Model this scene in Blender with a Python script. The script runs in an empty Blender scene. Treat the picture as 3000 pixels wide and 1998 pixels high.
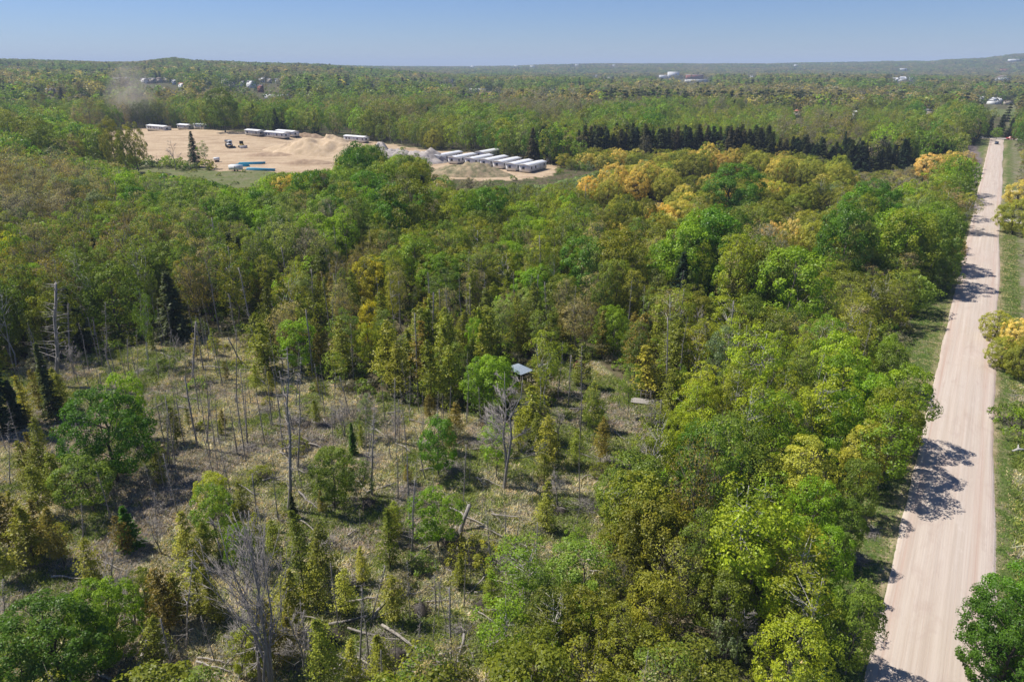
import bpy, math, random
import numpy as np
from mathutils import Vector, Matrix

# ------------------------------------------------------------------ camera, world, sun, exposure
S = bpy.context.scene
PITCH = math.atan((999 - 195) / 2000.0)
CH = 40.0
cam_d = bpy.data.cameras.new("camera")
cam_d.sensor_width = 36.0
cam_d.lens = 24.0
cam_d.clip_start = 0.5
cam_d.clip_end = 40000.0
cam = bpy.data.objects.new("camera", cam_d)
cam.location = (0, 0, CH)
cam.rotation_euler = (math.pi / 2 - PITCH, 0, 0)
S.collection.objects.link(cam)
S.camera = cam

SUN_EL = math.radians(56)
SUN_AZ = math.atan2(-0.952, 0.305)          # from +Y towards +X
w = bpy.data.worlds.new("World")
S.world = w
w.use_nodes = True
nt = w.node_tree
bg = nt.nodes["Background"]
sky = nt.nodes.new("ShaderNodeTexSky")
sky.sky_type = 'NISHITA'
sky.sun_disc = False
sky.sun_elevation = SUN_EL
sky.sun_rotation = SUN_AZ
sky.altitude = 0
sky.air_density = 1.0
sky.dust_density = 0.0
sky.ozone_density = 4.0
tint = nt.nodes.new("ShaderNodeMix"); tint.data_type = 'RGBA'; tint.blend_type = 'MULTIPLY'
tint.inputs[0].default_value = 1.0; tint.inputs[7].default_value = (0.515, 0.62, 0.91, 1)     # clear-air white balance of the photo
nt.links.new(sky.outputs[0], tint.inputs[6])
nt.links.new(tint.outputs[2], bg.inputs[0])
bg.inputs[1].default_value = 0.083
sun_d = bpy.data.lights.new("sun", 'SUN')
sun_d.energy = 4.9
sun_d.angle = math.radians(0.5)
sun_d.color = (1.0, 0.955, 0.88)
sun = bpy.data.objects.new("sun", sun_d)
sdir = Vector((math.cos(SUN_EL) * math.sin(SUN_AZ), math.cos(SUN_EL) * math.cos(SUN_AZ), math.sin(SUN_EL)))
sun.rotation_euler = sdir.to_track_quat('Z', 'Y').to_euler()
sun.location = (-60, 20, 120)
S.collection.objects.link(sun)
S.view_settings.view_transform = 'Standard'
S.view_settings.look = 'None'
S.view_settings.exposure = 0.46
S.view_settings.gamma = 1.0
S.view_settings.use_curve_mapping = False
S.render.engine = 'CYCLES'
S.cycles.max_bounces = 6
S.cycles.diffuse_bounces = 3
S.cycles.glossy_bounces = 1
S.cycles.transmission_bounces = 3
S.cycles.volume_bounces = 0
S.cycles.use_denoising = True

rnd = random.Random(7)
rg = np.random.default_rng(11)

# ------------------------------------------------------------------ pixel <-> world
cp, sp = math.cos(PITCH), math.sin(PITCH)
SINP = sp


def sstep(t):
    t = np.clip(t, 0, 1)
    return t * t * (3 - 2 * t)


def vnoise(x, y, seed=0):
    """smooth value noise, arrays in, -1..1 out"""
    xi = np.floor(x).astype(np.int64)
    yi = np.floor(y).astype(np.int64)
    fx = sstep(x - xi)
    fy = sstep(y - yi)

    def hsh(a, b):
        n = (a * 374761393 + b * 668265263 + seed * 1442695041) & 0x7fffffff
        n = ((n ^ (n >> 13)) * 1274126177) & 0x7fffffff
        n = n ^ (n >> 16)
        return (n & 0xffff) / 32767.5 - 1
    a = hsh(xi, yi); b = hsh(xi + 1, yi); c = hsh(xi, yi + 1); d = hsh(xi + 1, yi + 1)
    return (a * (1 - fx) + b * fx) * (1 - fy) + (c * (1 - fx) + d * fx) * fy


RD = (math.sin(math.radians(33.93)), math.cos(math.radians(33.93)))
RP = (RD[1], -RD[0])


def road_st(x, y):
    return x * RD[0] + y * RD[1], x * RP[0] + y * RP[1]


def road_xy(s, t):
    return s * RD[0] + t * RP[0], s * RD[1] + t * RP[1]


LC = ([-800, 0, 100, 200, 300, 400, 450, 510, 560, 610, 700, 750, 900, 1000, 1300],
      [181, 181, 182, 184, 187, 188, 183, 178, 183, 185, 187, 189, 193, 197, 200])
RC = ([1400, 1500, 1600, 1750, 2000, 2250, 2400, 2600, 2730, 2760, 2850, 2900, 2930, 2960, 3000, 4200],
      [200, 199, 195, 193, 190, 192, 189, 187, 188, 184, 181, 179, 176, 173, 171, 168])


def hterr(x, y):
    x = np.asarray(x, float); y = np.asarray(y, float)
    d = np.sqrt(x * x + y * y)
    yy = np.maximum(y, 1.0)
    c = 1500 + 2155.6 * np.clip(x / yy, -3, 3)
    left = 1 - sstep((c - 900) / 500)
    crest = 40 + 0.974 * (195 - np.interp(c, LC[0], LC[1])) - 11
    z = left * (14 * sstep((d - 560) / 420) + (crest - 14) * sstep((d - 1150) / 950))
    rz = 40 + 2.09 * (195 - np.interp(c, RC[0], RC[1])) - 13
    z = z + (1 - left) * np.maximum(rz, 0) * sstep((d - 2600) / 1900)
    z = z + (1 - left) * 5 * sstep((d - 900) / 900)
    z = z + 4.5 * vnoise(x / 260, y / 260, 3) * sstep((d - 600) / 600)
    z = z + 9 * vnoise(x / 800 + 7, y / 800, 5) * sstep((d - 1800) / 2500)
    # low sand plateau of the works site
    ex = (x + 175) / 75; ey = (y - 425) / 62
    z = z + 3.6 * np.exp(-(ex * ex + ey * ey) ** 1.5)
    # fine relief close by, none on the road
    s, t = road_st(x, y)
    off = sstep((np.abs(t - 4.2) - 4.4) / 5)
    near = 1 - sstep((d - 180) / 120)
    z = z + off * near * (0.16 * vnoise(x / 1.7, y / 1.7, 9) + 0.25 * vnoise(x / 6, y / 6, 10) - 0.12)
    z = z - 0.3 * off
    return z


def hz(x, y):
    return float(hterr(np.array([x]), np.array([y]))[0])


def ray(x, y):
    cx = (x - 1500) / 2000; cy = -(y - 999) / 2000
    return cx, cp + cy * SINP, -SINP + cy * cp


def P(x, y, z=None, dz=0.0):
    """photo pixel (3000 px wide) -> world point on the terrain (or on height z)"""
    rx, ry, rz = ray(x, y)
    if z is not None:
        t = (z - CH) / rz
        return rx * t, ry * t, z
    t = (0 - CH) / rz if rz < -1e-4 else 9000
    for _ in range(12):
        t2 = (hz(rx * t, ry * t) + dz - CH) / rz
        t = 0.5 * t + 0.5 * t2
    return rx * t, ry * t, hz(rx * t, ry * t)


def proj(x, y, z):
    dy = y; dz = z - CH
    f = dy * cp - dz * SINP
    u = dy * SINP + dz * cp
    return 1500 + 2000 * x / f, 999 - 2000 * u / f


def top_height(bx, by, ty):
    """height of an upright thing whose foot shows at (bx,by) and whose top shows at row ty"""
    X, Y, Z = P(bx, by)
    lo, hi = 0.2, 40
    for _ in range(30):
        m = (lo + hi) / 2
        if proj(X, Y, Z + m)[1] > ty: lo = m
        else: hi = m
    return X, Y, Z, lo


def inpoly(px, py, poly):
    px = np.asarray(px, float); py = np.asarray(py, float)
    r = np.zeros(px.shape, bool)
    n = len(poly)
    for i in range(n):
        x0, y0 = poly[i]; x1, y1 = poly[(i + 1) % n]
        if y0 == y1: continue
        k = ((y0 > py) != (y1 > py)) & (px < (x1 - x0) * (py - y0) / (y1 - y0) + x0)
        r ^= k
    return r


CLEAR = [(-600, 1160), (60, 1085), (230, 1045), (430, 1012), (560, 992), (700, 992), (770, 1020), (900, 1105), (1080, 1165), (1250, 1195),
         (1400, 1228), (1560, 1250), (1640, 1195), (1730, 1150), (1880, 1155), (1950, 1230), (1985, 1330), (1950, 1450), (1820, 1540),
         (1760, 1680), (1660, 1740), (1560, 1850), (1480, 2150), (-700, 2150)]
QUARRY = [(180, 400), (420, 374), (560, 378), (720, 386), (860, 396), (1000, 405), (1120, 418), (1260, 442), (1380, 448), (1500, 470), (1640, 486),
          (1620, 515), (1490, 528), (1300, 528), (1180, 520), (1050, 505), (880, 512), (760, 499), (650, 503), (560, 487), (470, 478), (330, 470), (240, 445)]
MEADOW = [(560, 488), (650, 503), (760, 499), (900, 512), (900, 548), (800, 570), (620, 548), (430, 540), (330, 500), (330, 470), (470, 478)]
SHRUBL = [(430, 505), (560, 520), (700, 545), (820, 565), (760, 625), (600, 640), (430, 620), (380, 560)]
SHRUBG = [(1330, 522), (1500, 530), (1640, 512), (1700, 492), (1800, 505), (1800, 560), (1690, 610), (1600, 660), (1420, 690), (1300, 640)]
MARSH = [(2500, 512), (2640, 492), (2740, 505), (2740, 570), (2680, 640), (2560, 655), (2480, 590)]
GLADE = [(1610, 1060), (1740, 1060), (1800, 1110), (1900, 1140), (1940, 1200), (1840, 1230), (1640, 1230), (1600, 1140)]
FIELD = [(2850, 322), (3300, 316), (3400, 345), (2900, 341)]
BAREP = [(2790, 432), (2860, 425), (2880, 470), (2850, 560), (2790, 560), (2800, 500)]

# ------------------------------------------------------------------ helpers
COL = S.collection


def lk(o):
    COL.objects.link(o)
    return o


def mesh_np(name, V, polys, mats, mi=None, v=None, smooth=False):
    """V (n,3); polys list of (array k x m) index arrays"""
    me = bpy.data.meshes.new(name)
    V = np.asarray(V, np.float32)
    me.vertices.add(len(V))
    me.vertices.foreach_set("co", V.ravel())
    loops = []; starts = []; tot = []
    pos = 0
    for A in polys:
        A = np.asarray(A, np.int32)
        if A.size == 0: continue
        k, m = A.shape
        loops.append(A.ravel())
        starts.append(pos + np.arange(k) * m)
        tot.append(np.full(k, m))
        pos += k * m
    loops = np.concatenate(loops); starts = np.concatenate(starts)
    me.loops.add(len(loops))
    me.loops.foreach_set("vertex_index", loops.astype(np.int32))
    me.polygons.add(len(starts))
    me.polygons.foreach_set("loop_start", starts.astype(np.int32))
    me.polygons.foreach_set("loop_total", np.concatenate(tot).astype(np.int32))
    if mi is not None:
        me.polygons.foreach_set("material_index", np.asarray(mi, np.int32))
    if smooth:
        me.polygons.foreach_set("use_smooth", np.ones(len(starts), bool))
    for m in mats: me.materials.append(m)
    me.update(calc_edges=True)
    if v is not None:
        a = me.attributes.new("v", 'FLOAT', 'POINT')
        a.data.foreach_set("value", np.asarray(v, np.float32))
    me.validate()
    return me


class MB:
    """collects shapes into one mesh"""

    def __init__(s):
        s.V = []; s.Q = []; s.T = []; s.v = []; s.n = 0; s.qm = []; s.tm = []

    def add(s, V, Q=None, T=None, v=0.5, m=0):
        V = np.asarray(V, float).reshape(-1, 3)
        s.V.append(V)
        vv = np.broadcast_to(np.asarray(v, float), (len(V),)) if np.ndim(v) <= 1 else v
        s.v.append(vv)
        if Q is not None and len(Q):
            Q = np.asarray(Q) + s.n; s.Q.append(Q); s.qm.append(np.full(len(Q), m))
        if T is not None and len(T):
            T = np.asarray(T) + s.n; s.T.append(T); s.tm.append(np.full(len(T), m))
        s.n += len(V)

    def tube(s, pts, rad, k=5, m=0, v=0.5):
        pts = np.asarray(pts, float); n = len(pts)
        rad = np.broadcast_to(np.asarray(rad, float), (n,))
        d = np.gradient(pts, axis=0)
        d /= np.linalg.norm(d, axis=1)[:, None] + 1e-9
        ref = np.array([0.3, 1, 0.1]) if abs(d[0][2]) > .5 else np.array([0, 0.1, 1.0])
        a = np.cross(d, ref); a /= np.linalg.norm(a, axis=1)[:, None] + 1e-9
        b = np.cross(d, a)
        th = np.arange(k) * 2 * math.pi / k
        V = pts[:, None, :] + rad[:, None, None] * (np.cos(th)[None, :, None] * a[:, None, :] + np.sin(th)[None, :, None] * b[:, None, :])
        i = np.arange(n - 1)[:, None] * k; j = np.arange(k)[None, :]; j2 = (j + 1) % k
        Q = np.stack([i + j, i + j2, i + k + j2, i + k + j], -1).reshape(-1, 4)
        s.add(V.reshape(-1, 3), Q, v=v, m=m)
        c = np.stack([[(n - 1) * k + 0, (n - 1) * k + q, (n - 1) * k + q + 1] for q in range(1, k - 1)])
        s.T.append(c + s.n - n * k); s.tm.append(np.full(len(c), m))

    def leaves(s, C, N, size, asp=0.6, v=0.5, m=0, up=None):
        C = np.asarray(C, float); n = len(C)
        if n == 0: return
        N = N / (np.linalg.norm(N, axis=1)[:, None] + 1e-9)
        R = s.rng.normal(size=(n, 3)) if up is None else up + 0.25 * s.rng.normal(size=(n, 3))
        u = R - N * np.sum(R * N, 1)[:, None]; u /= np.linalg.norm(u, axis=1)[:, None] + 1e-9
        w_ = np.cross(N, u)
        sz = np.broadcast_to(np.asarray(size, float), (n,))[:, None] * 0.5
        V = np.stack([C + u * sz, C + w_ * sz * asp + N * sz * .18, C - u * sz, C - w_ * sz * asp + N * sz * .18], 1).reshape(-1, 3)
        Q = np.arange(n * 4).reshape(-1, 4)
        vv = np.repeat(np.broadcast_to(np.asarray(v, float), (n,)), 4)
        s.add(V, Q, v=vv, m=m)

    def twigs(s, A, B, wd, m=0, v=0.5):
        """thin three-sided slivers from A to B"""
        A = np.asarray(A, float); B = np.asarray(B, float); n = len(A)
        if n == 0: return
        d = B - A
        r = s.rng.normal(size=(n, 3))
        a = np.cross(d, r); a /= np.linalg.norm(a, axis=1)[:, None] + 1e-9
        b = np.cross(d, a); b /= np.linalg.norm(b, axis=1)[:, None] + 1e-9
        wd = np.broadcast_to(np.asarray(wd, float), (n,))[:, None]
        V = np.stack([A + a * wd, A - a * wd * .5 + b * wd * .87, A - a * wd * .5 - b * wd * .87, B], 1).reshape(-1, 3)
        k = np.arange(n)[:, None] * 4
        T = np.concatenate([k + [0, 1, 3], k + [1, 2, 3], k + [2, 0, 3]])
        s.add(V, None, T, v=v, m=m)

    def box(s, x0, y0, z0, x1, y1, z1, m=0, v=0.5):
        V = [(x0, y0, z0), (x1, y0, z0), (x1, y1, z0), (x0, y1, z0), (x0, y0, z1), (x1, y0, z1), (x1, y1, z1), (x0, y1, z1)]
        s.add(V, [(0, 3, 2, 1), (4, 5, 6, 7), (0, 1, 5, 4), (1, 2, 6, 5), (2, 3, 7, 6), (3, 0, 4, 7)], m=m, v=v)

    def mesh(s, name, mats, smooth=False):
        Q = np.concatenate(s.Q) if s.Q else np.zeros((0, 4), int)
        T = np.concatenate(s.T) if s.T else np.zeros((0, 3), int)
        mi = np.concatenate(s.qm + s.tm)
        return mesh_np(name, np.concatenate(s.V), [Q, T], mats, mi, np.concatenate(s.v), smooth)


def newMB(seed=0):
    b = MB(); b.rng = np.random.default_rng(seed); return b


# ------------------------------------------------------------------ materials
def mat(name):
    m = bpy.data.materials.new(name); m.use_nodes = True
    for n in list(m.node_tree.nodes):
        if n.type != 'OUTPUT_MATERIAL': m.node_tree.nodes.remove(n)
    return m, m.node_tree, m.node_tree.nodes['Material Output']


def nd(t, k, **kw):
    n = t.nodes.new(k)
    for a, b in kw.items(): setattr(n, a, b)
    return n


def mixc(t, fac, a, b, bt='MIX'):
    n = t.nodes.new('ShaderNodeMix'); n.data_type = 'RGBA'; n.blend_type = bt
    for i, val in ((0, fac), (6, a), (7, b)):
        if isinstance(val, bpy.types.NodeSocket): t.links.new(val, n.inputs[i])
        elif i == 0: n.inputs[0].default_value = val
        else: n.inputs[i].default_value = (*val, 1)
    return n.outputs[2]


def mth(t, op, a, b=0.0, c=None):
    n = t.nodes.new('ShaderNodeMath'); n.operation = op
    for i, val in ((0, a), (1, b), (2, c)):
        if val is None: continue
        if isinstance(val, bpy.types.NodeSocket): t.links.new(val, n.inputs[i])
        else: n.inputs[i].default_value = val
    return n.outputs[0]


def noise(t, scale, detail=4, rough=.6, vec=None, dist=0.0):
    n = nd(t, 'ShaderNodeTexNoise'); n.inputs['Scale'].default_value = scale; n.inputs['Detail'].default_value = detail
    n.inputs['Roughness'].default_value = rough; n.inputs['Distortion'].default_value = dist
    if vec is not None: t.links.new(vec, n.inputs['Vector'])
    return n.outputs['Fac']


def ramp(t, f, lo, hi):
    n = nd(t, 'ShaderNodeMapRange'); t.links.new(f, n.inputs[0]); n.inputs[1].default_value = lo; n.inputs[2].default_value = hi
    return n.outputs[0]


def leaf_mat(name, inst=False, transl=0.42):
    m, t, out = mat(name)
    if inst:
        a = nd(t, 'ShaderNodeAttribute', attribute_type='INSTANCER', attribute_name='tint'); tint = a.outputs['Color']
    else:
        a = nd(t, 'ShaderNodeObjectInfo'); tint = a.outputs['Color']
    v = nd(t, 'ShaderNodeAttribute', attribute_type='GEOMETRY', attribute_name='v').outputs['Fac']
    g = mth(t, 'MULTIPLY_ADD', v, 0.75, 0.62)
    gc = nd(t, 'ShaderNodeCombineColor')
    t.links.new(mth(t, 'MULTIPLY_ADD', v, 0.95, 0.52), gc.inputs[0]); t.links.new(g, gc.inputs[1]); t.links.new(mth(t, 'MULTIPLY_ADD', v, 0.3, 0.85), gc.inputs[2])
    base = mixc(t, 1.0, tint, gc.outputs[0], 'MULTIPLY')
    d = nd(t, 'ShaderNodeBsdfDiffuse'); t.links.new(base, d.inputs[0])
    tr = nd(t, 'ShaderNodeBsdfTranslucent')
    t.links.new(mixc(t, 1.0, base, (1.15, 1.2, 0.55), 'MULTIPLY'), tr.inputs[0])
    mx = nd(t, 'ShaderNodeMixShader'); mx.inputs[0].default_value = transl
    t.links.new(d.outputs[0], mx.inputs[1]); t.links.new(tr.outputs[0], mx.inputs[2])
    gl = nd(t, 'ShaderNodeBsdfGlossy'); gl.inputs['Roughness'].default_value = 0.45
    m2 = nd(t, 'ShaderNodeMixShader'); m2.inputs[0].default_value = 0.018
    t.links.new(mx.outputs[0], m2.inputs[1]); t.links.new(gl.outputs[0], m2.inputs[2])
    t.links.new(m2.outputs[0], out.inputs[0])
    return m


def rough_mat(name, c1, c2, scale=6.0, rough=0.9, bump=0.0, stretch=None, spec=0.2, detail=5):
    m, t, out = mat(name)
    p = nd(t, 'ShaderNodeBsdfPrincipled'); p.inputs['Roughness'].default_value = rough
    p.inputs['Specular IOR Level'].default_value = spec
    tc = nd(t, 'ShaderNodeTexCoord')
    vec = tc.outputs['Object']
    if stretch:
        mp = nd(t, 'ShaderNodeMapping'); mp.inputs['Scale'].default_value = stretch; t.links.new(vec, mp.inputs[0]); vec = mp.outputs[0]
    f = noise(t, scale, detail, .65, vec)
    f2 = ramp(t, f, .33, .68)
    t.links.new(mixc(t, f2, c1, c2), p.inputs['Base Color'])
    if bump:
        b = nd(t, 'ShaderNodeBump'); b.inputs['Strength'].default_value = bump; b.inputs['Distance'].default_value = 0.05
        t.links.new(f, b.inputs['Height']); t.links.new(b.outputs[0], p.inputs['Normal'])
    t.links.new(p.outputs[0], out.inputs[0])
    return m


LEAF = leaf_mat('leaf'); LEAFI = leaf_mat('leaf_distant', True)
BARK = rough_mat('bark_grey', (.09, .075, .058), (.21, .185, .155), 9, bump=.4, stretch=(1, 1, .25))
BARKD = rough_mat('bark_dark', (.045, .036, .028), (.12, .10, .08), 9, bump=.4, stretch=(1, 1, .25))
BIRCH = rough_mat('bark_birch', (.30, .27, .23), (.62, .59, .54), 3, bump=.2, stretch=(1, 1, 2.2))
DEADW = rough_mat('dead_wood', (.17, .15, .135), (.36, .33, .30), 8, bump=.3, stretch=(1, 1, .2))
LOGW = rough_mat('log_wood', (.20, .17, .14), (.46, .42, .36), 5, bump=.4)
ROOTW = rough_mat('root_mass', (.03, .025, .02), (.10, .085, .07), 5, bump=.5)
WHITE = rough_mat('white_siding', (.66, .66, .66), (.76, .76, .75), 2, rough=.6)
OFFW = rough_mat('cream_siding', (.50, .49, .45), (.58, .57, .53), 2, rough=.6)
ROOFW = rough_mat('pale_roof', (.62, .62, .63), (.78, .78, .78), .6, rough=.55)
ROOFG = rough_mat('grey_shingle', (.13, .13, .14), (.22, .21, .21), 3)
ROOFB = rough_mat('brown_shingle', (.16, .12, .10), (.24, .19, .16), 3)
ROOFR = rough_mat('red_metal_roof', (.36, .14, .09), (.45, .2, .13), 3, rough=.5)
GLASS = rough_mat('window_glass', (.03, .035, .045), (.05, .06, .07), 1, rough=.12, spec=.6)
BRICKR = rough_mat('red_brick', (.25, .09, .06), (.32, .14, .10), 3)
TAN = rough_mat('tan_siding', (.38, .33, .26), (.45, .40, .33), 2, rough=.7)
METALD = rough_mat('dark_rubber', (.015, .015, .016), (.03, .03, .032), 4, rough=.7)
YELLOW = rough_mat('faded_yellow_paint', (.42, .28, .06), (.5, .36, .1), 4, rough=.45)
BLUEP = rough_mat('blue_plastic', (.03, .26, .42), (.06, .40, .55), 2, rough=.4)
TARP = rough_mat('blue_grey_sheet', (.06, .10, .145), (.16, .215, .28), 3, rough=.35, stretch=(1, 4, 1))
PLANKW = rough_mat('weathered_plank', (.20, .18, .16), (.38, .35, .32), 4, stretch=(4, .4, 1))
CARB = rough_mat('dark_blue_paint', (.02, .03, .06), (.03, .045, .09), 1, rough=.25, spec=.5)
CARR = rough_mat('red_paint', (.35, .03, .03), (.42, .05, .04), 1, rough=.3, spec=.5)
SANDM = rough_mat('sand', (.38, .28, .17), (.55, .42, .28), .35, bump=.6)
SANDD = rough_mat('damp_sand', (.24, .16, .10), (.40, .29, .19), .4, bump=.8)
GRAVH = rough_mat('gravel', (.30, .265, .235), (.47, .42, .38), .5, bump=.8)
DIRTG = rough_mat('weedy_dirt', (.10, .11, .05), (.40, .30, .19), .45, bump=.8)
PALEG = rough_mat('pale_gravel', (.45, .41, .37), (.6, .56, .52), 1.0)


def ground_mat():
    m, t, out = mat('ground')
    p = nd(t, 'ShaderNodeBsdfPrincipled'); p.inputs['Roughness'].default_value = 1.0
    p.inputs['Specular IOR Level'].default_value = 0.05
    tc = nd(t, 'ShaderNodeTexCoord').outputs['Object']
    z = nd(t, 'ShaderNodeAttribute', attribute_type='GEOMETRY', attribute_name='zone').outputs['Color']
    sep = nd(t, 'ShaderNodeSeparateColor'); t.links.new(z, sep.inputs[0])
    z2 = nd(t, 'ShaderNodeAttribute', attribute_type='GEOMETRY', attribute_name='dark').outputs['Fac']
    n1 = noise(t, 0.12, 5, .65, tc); n2 = noise(t, 0.9, 5, .7, tc); n3 = noise(t, 7, 4, .7, tc); n4 = noise(t, .3, 4, .6, tc, 1.2)
    n5 = noise(t, 0.02, 3, .6, tc)
    litter = mixc(t, ramp(t, n2, .35, .65), (.06, .055, .028), (.15, .12, .075))
    litter = mixc(t, ramp(t, n1, .45, .62), litter, (.055, .075, .022))
    straw = mixc(t, ramp(t, n3, .3, .7), (.15, .13, .085), (.35, .31, .215))
    straw = mixc(t, ramp(t, n2, .42, .7), straw, (.23, .185, .14))
    gr = mixc(t, ramp(t, n3, .3, .7), (.06, .085, .02), (.16, .185, .05))
    clear = mixc(t, ramp(t, mth(t, 'ADD', mth(t, 'MULTIPLY', n4, .6), mth(t, 'MULTIPLY', n1, .4)), .43, .58), straw, gr)
    c = mixc(t, sep.outputs[0], litter, clear)
    vg = mixc(t, ramp(t, n2, .3, .7), (.055, .10, .018), (.13, .16, .045))
    vg = mixc(t, ramp(t, mth(t, 'ADD', mth(t, 'MULTIPLY', n4, .5), mth(t, 'MULTIPLY', n2, .5)), .48, .62), vg, (.24, .20, .12))
    c = mixc(t, sep.outputs[1], c, vg)
    sand = mixc(t, ramp(t, n1, .35, .65), (.46, .35, .23), (.31, .215, .135))
    sand = mixc(t, ramp(t, n2, .35, .75), sand, (.52, .41, .28))
    mpt = nd(t, 'ShaderNodeMapping'); mpt.inputs['Scale'].default_value = (.035, .22, 1); mpt.inputs['Rotation'].default_value = (0, 0, .5); t.links.new(tc, mpt.inputs[0])
    trk = noise(t, 1.0, 5, .7, mpt.outputs[0], .5)
    sand = mixc(t, mth(t, 'MULTIPLY', ramp(t, trk, .50, .62), .65), sand, (.27, .185, .115))
    c = mixc(t, sep.outputs[2], c, sand)
    c = mixc(t, z2, c, mixc(t, ramp(t, n2, .3, .7), (.12, .095, .085), (.22, .18, .17)))  # dark gravel, with tree shadows painted into its tone
    t.links.new(c, p.inputs['Base Color'])
    b = nd(t, 'ShaderNodeBump'); b.inputs['Strength'].default_value = .7; b.inputs['Distance'].default_value = .12
    t.links.new(mth(t, 'ADD', n3, mth(t, 'MULTIPLY', n2, 2.0)), b.inputs['Height'])
    t.links.new(b.outputs[0], p.inputs['Normal'])
    t.links.new(p.outputs[0], out.inputs[0])
    return m


def road_mat():
    m, t, out = mat('gravel_road')
    p = nd(t, 'ShaderNodeBsdfPrincipled'); p.inputs['Roughness'].default_value = .95
    p.inputs['Specular IOR Level'].default_value = 0.1
    uv = nd(t, 'ShaderNodeAttribute', attribute_type='GEOMETRY', attribute_name='st').outputs['Vector']
    sx = nd(t, 'ShaderNodeSeparateXYZ'); t.links.new(uv, sx.inputs[0])
    tt = sx.outputs[1]                                        # metres across
    mp = nd(t, 'ShaderNodeMapping'); mp.inputs['Scale'].default_value = (.035, 1.9, 1); t.links.new(uv, mp.inputs[0])
    st = noise(t, 1.0, 4, .7, mp.outputs[0])                 # long streaks along the road
    mp2 = nd(t, 'ShaderNodeMapping'); mp2.inputs['Scale'].default_value = (.02, 6, 1); t.links.new(uv, mp2.inputs[0])
    st2 = noise(t, 1.0, 3, .6, mp2.outputs[0])
    mp3 = nd(t, 'ShaderNodeMapping'); mp3.inputs['Scale'].default_value = (.045, .10, 1); t.links.new(uv, mp3.inputs[0])
    big = noise(t, 1.0, 3, .6, mp3.outputs[0])
    fine = noise(t, 26, 3, .8, uv); mid = noise(t, 2.2, 5, .75, uv)
    c = mixc(t, ramp(t, st, .33, .67), (.41, .337, .275), (.505, .435, .37))
    c = mixc(t, mth(t, 'MULTIPLY', ramp(t, st2, .52, .64), .35), c, (.44, .33, .27))
    c = mixc(t, mth(t, 'MULTIPLY', ramp(t, big, .5, .7), .45), c, (.46, .36, .31))
    c = mixc(t, mth(t, 'MULTIPLY', ramp(t, fine, .5, .8), .35), c, (.40, .32, .27))
    c = mixc(t, mth(t, 'MULTIPLY', ramp(t, mid, .55, .75), .22), c, (.42, .33, .28))
    mp4 = nd(t, 'ShaderNodeMapping'); mp4.inputs['Scale'].default_value = (.16, .45, 1); t.links.new(uv, mp4.inputs[0])
    pat = noise(t, 1.0, 5, .7, mp4.outputs[0], .6)
    c = mixc(t, mth(t, 'MULTIPLY', ramp(t, pat, .54, .66), .5), c, (.38, .295, .245))
    c = mixc(t, mth(t, 'MULTIPLY', ramp(t, pat, .40, .30), .35), c, (.58, .51, .45))
    # loose reddish windrows near both edges
    for ctr, wd, am in ((1.35, .55, .6), (6.6, .45, .55), (.25, .4, .5), (7.7, .3, .5)):
        wob = mth(t, 'ADD', tt, mth(t, 'MULTIPLY', mth(t, 'SUBTRACT', big, .5), .9))
        dlt = mth(t, 'ABSOLUTE', mth(t, 'SUBTRACT', wob, ctr))
        f = mth(t, 'MULTIPLY', ramp(t, dlt, wd, .05), mth(t, 'MULTIPLY', am, ramp(t, st2, .35, .6)))
        c = mixc(t, f, c, (.40, .27, .21))
    t.links.new(c, p.inputs['Base Color'])
    b = nd(t, 'ShaderNodeBump'); b.inputs['Strength'].default_value = .5; b.inputs['Distance'].default_value = .04
    t.links.new(mth(t, 'ADD', mth(t, 'MULTIPLY', st2, 1.5), mth(t, 'ADD', fine, mid)), b.inputs['Height'])
    t.links.new(b.outputs[0], p.inputs['Normal'])
    t.links.new(p.outputs[0], out.inputs[0])
    return m


# ------------------------------------------------------------------ terrain
def label(o, lab, cat=None, group=None, kind=None):
    if lab: o['label'] = lab
    if cat: o['category'] = cat
    if group: o['group'] = group
    if kind: o['kind'] = kind
    return o


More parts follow.
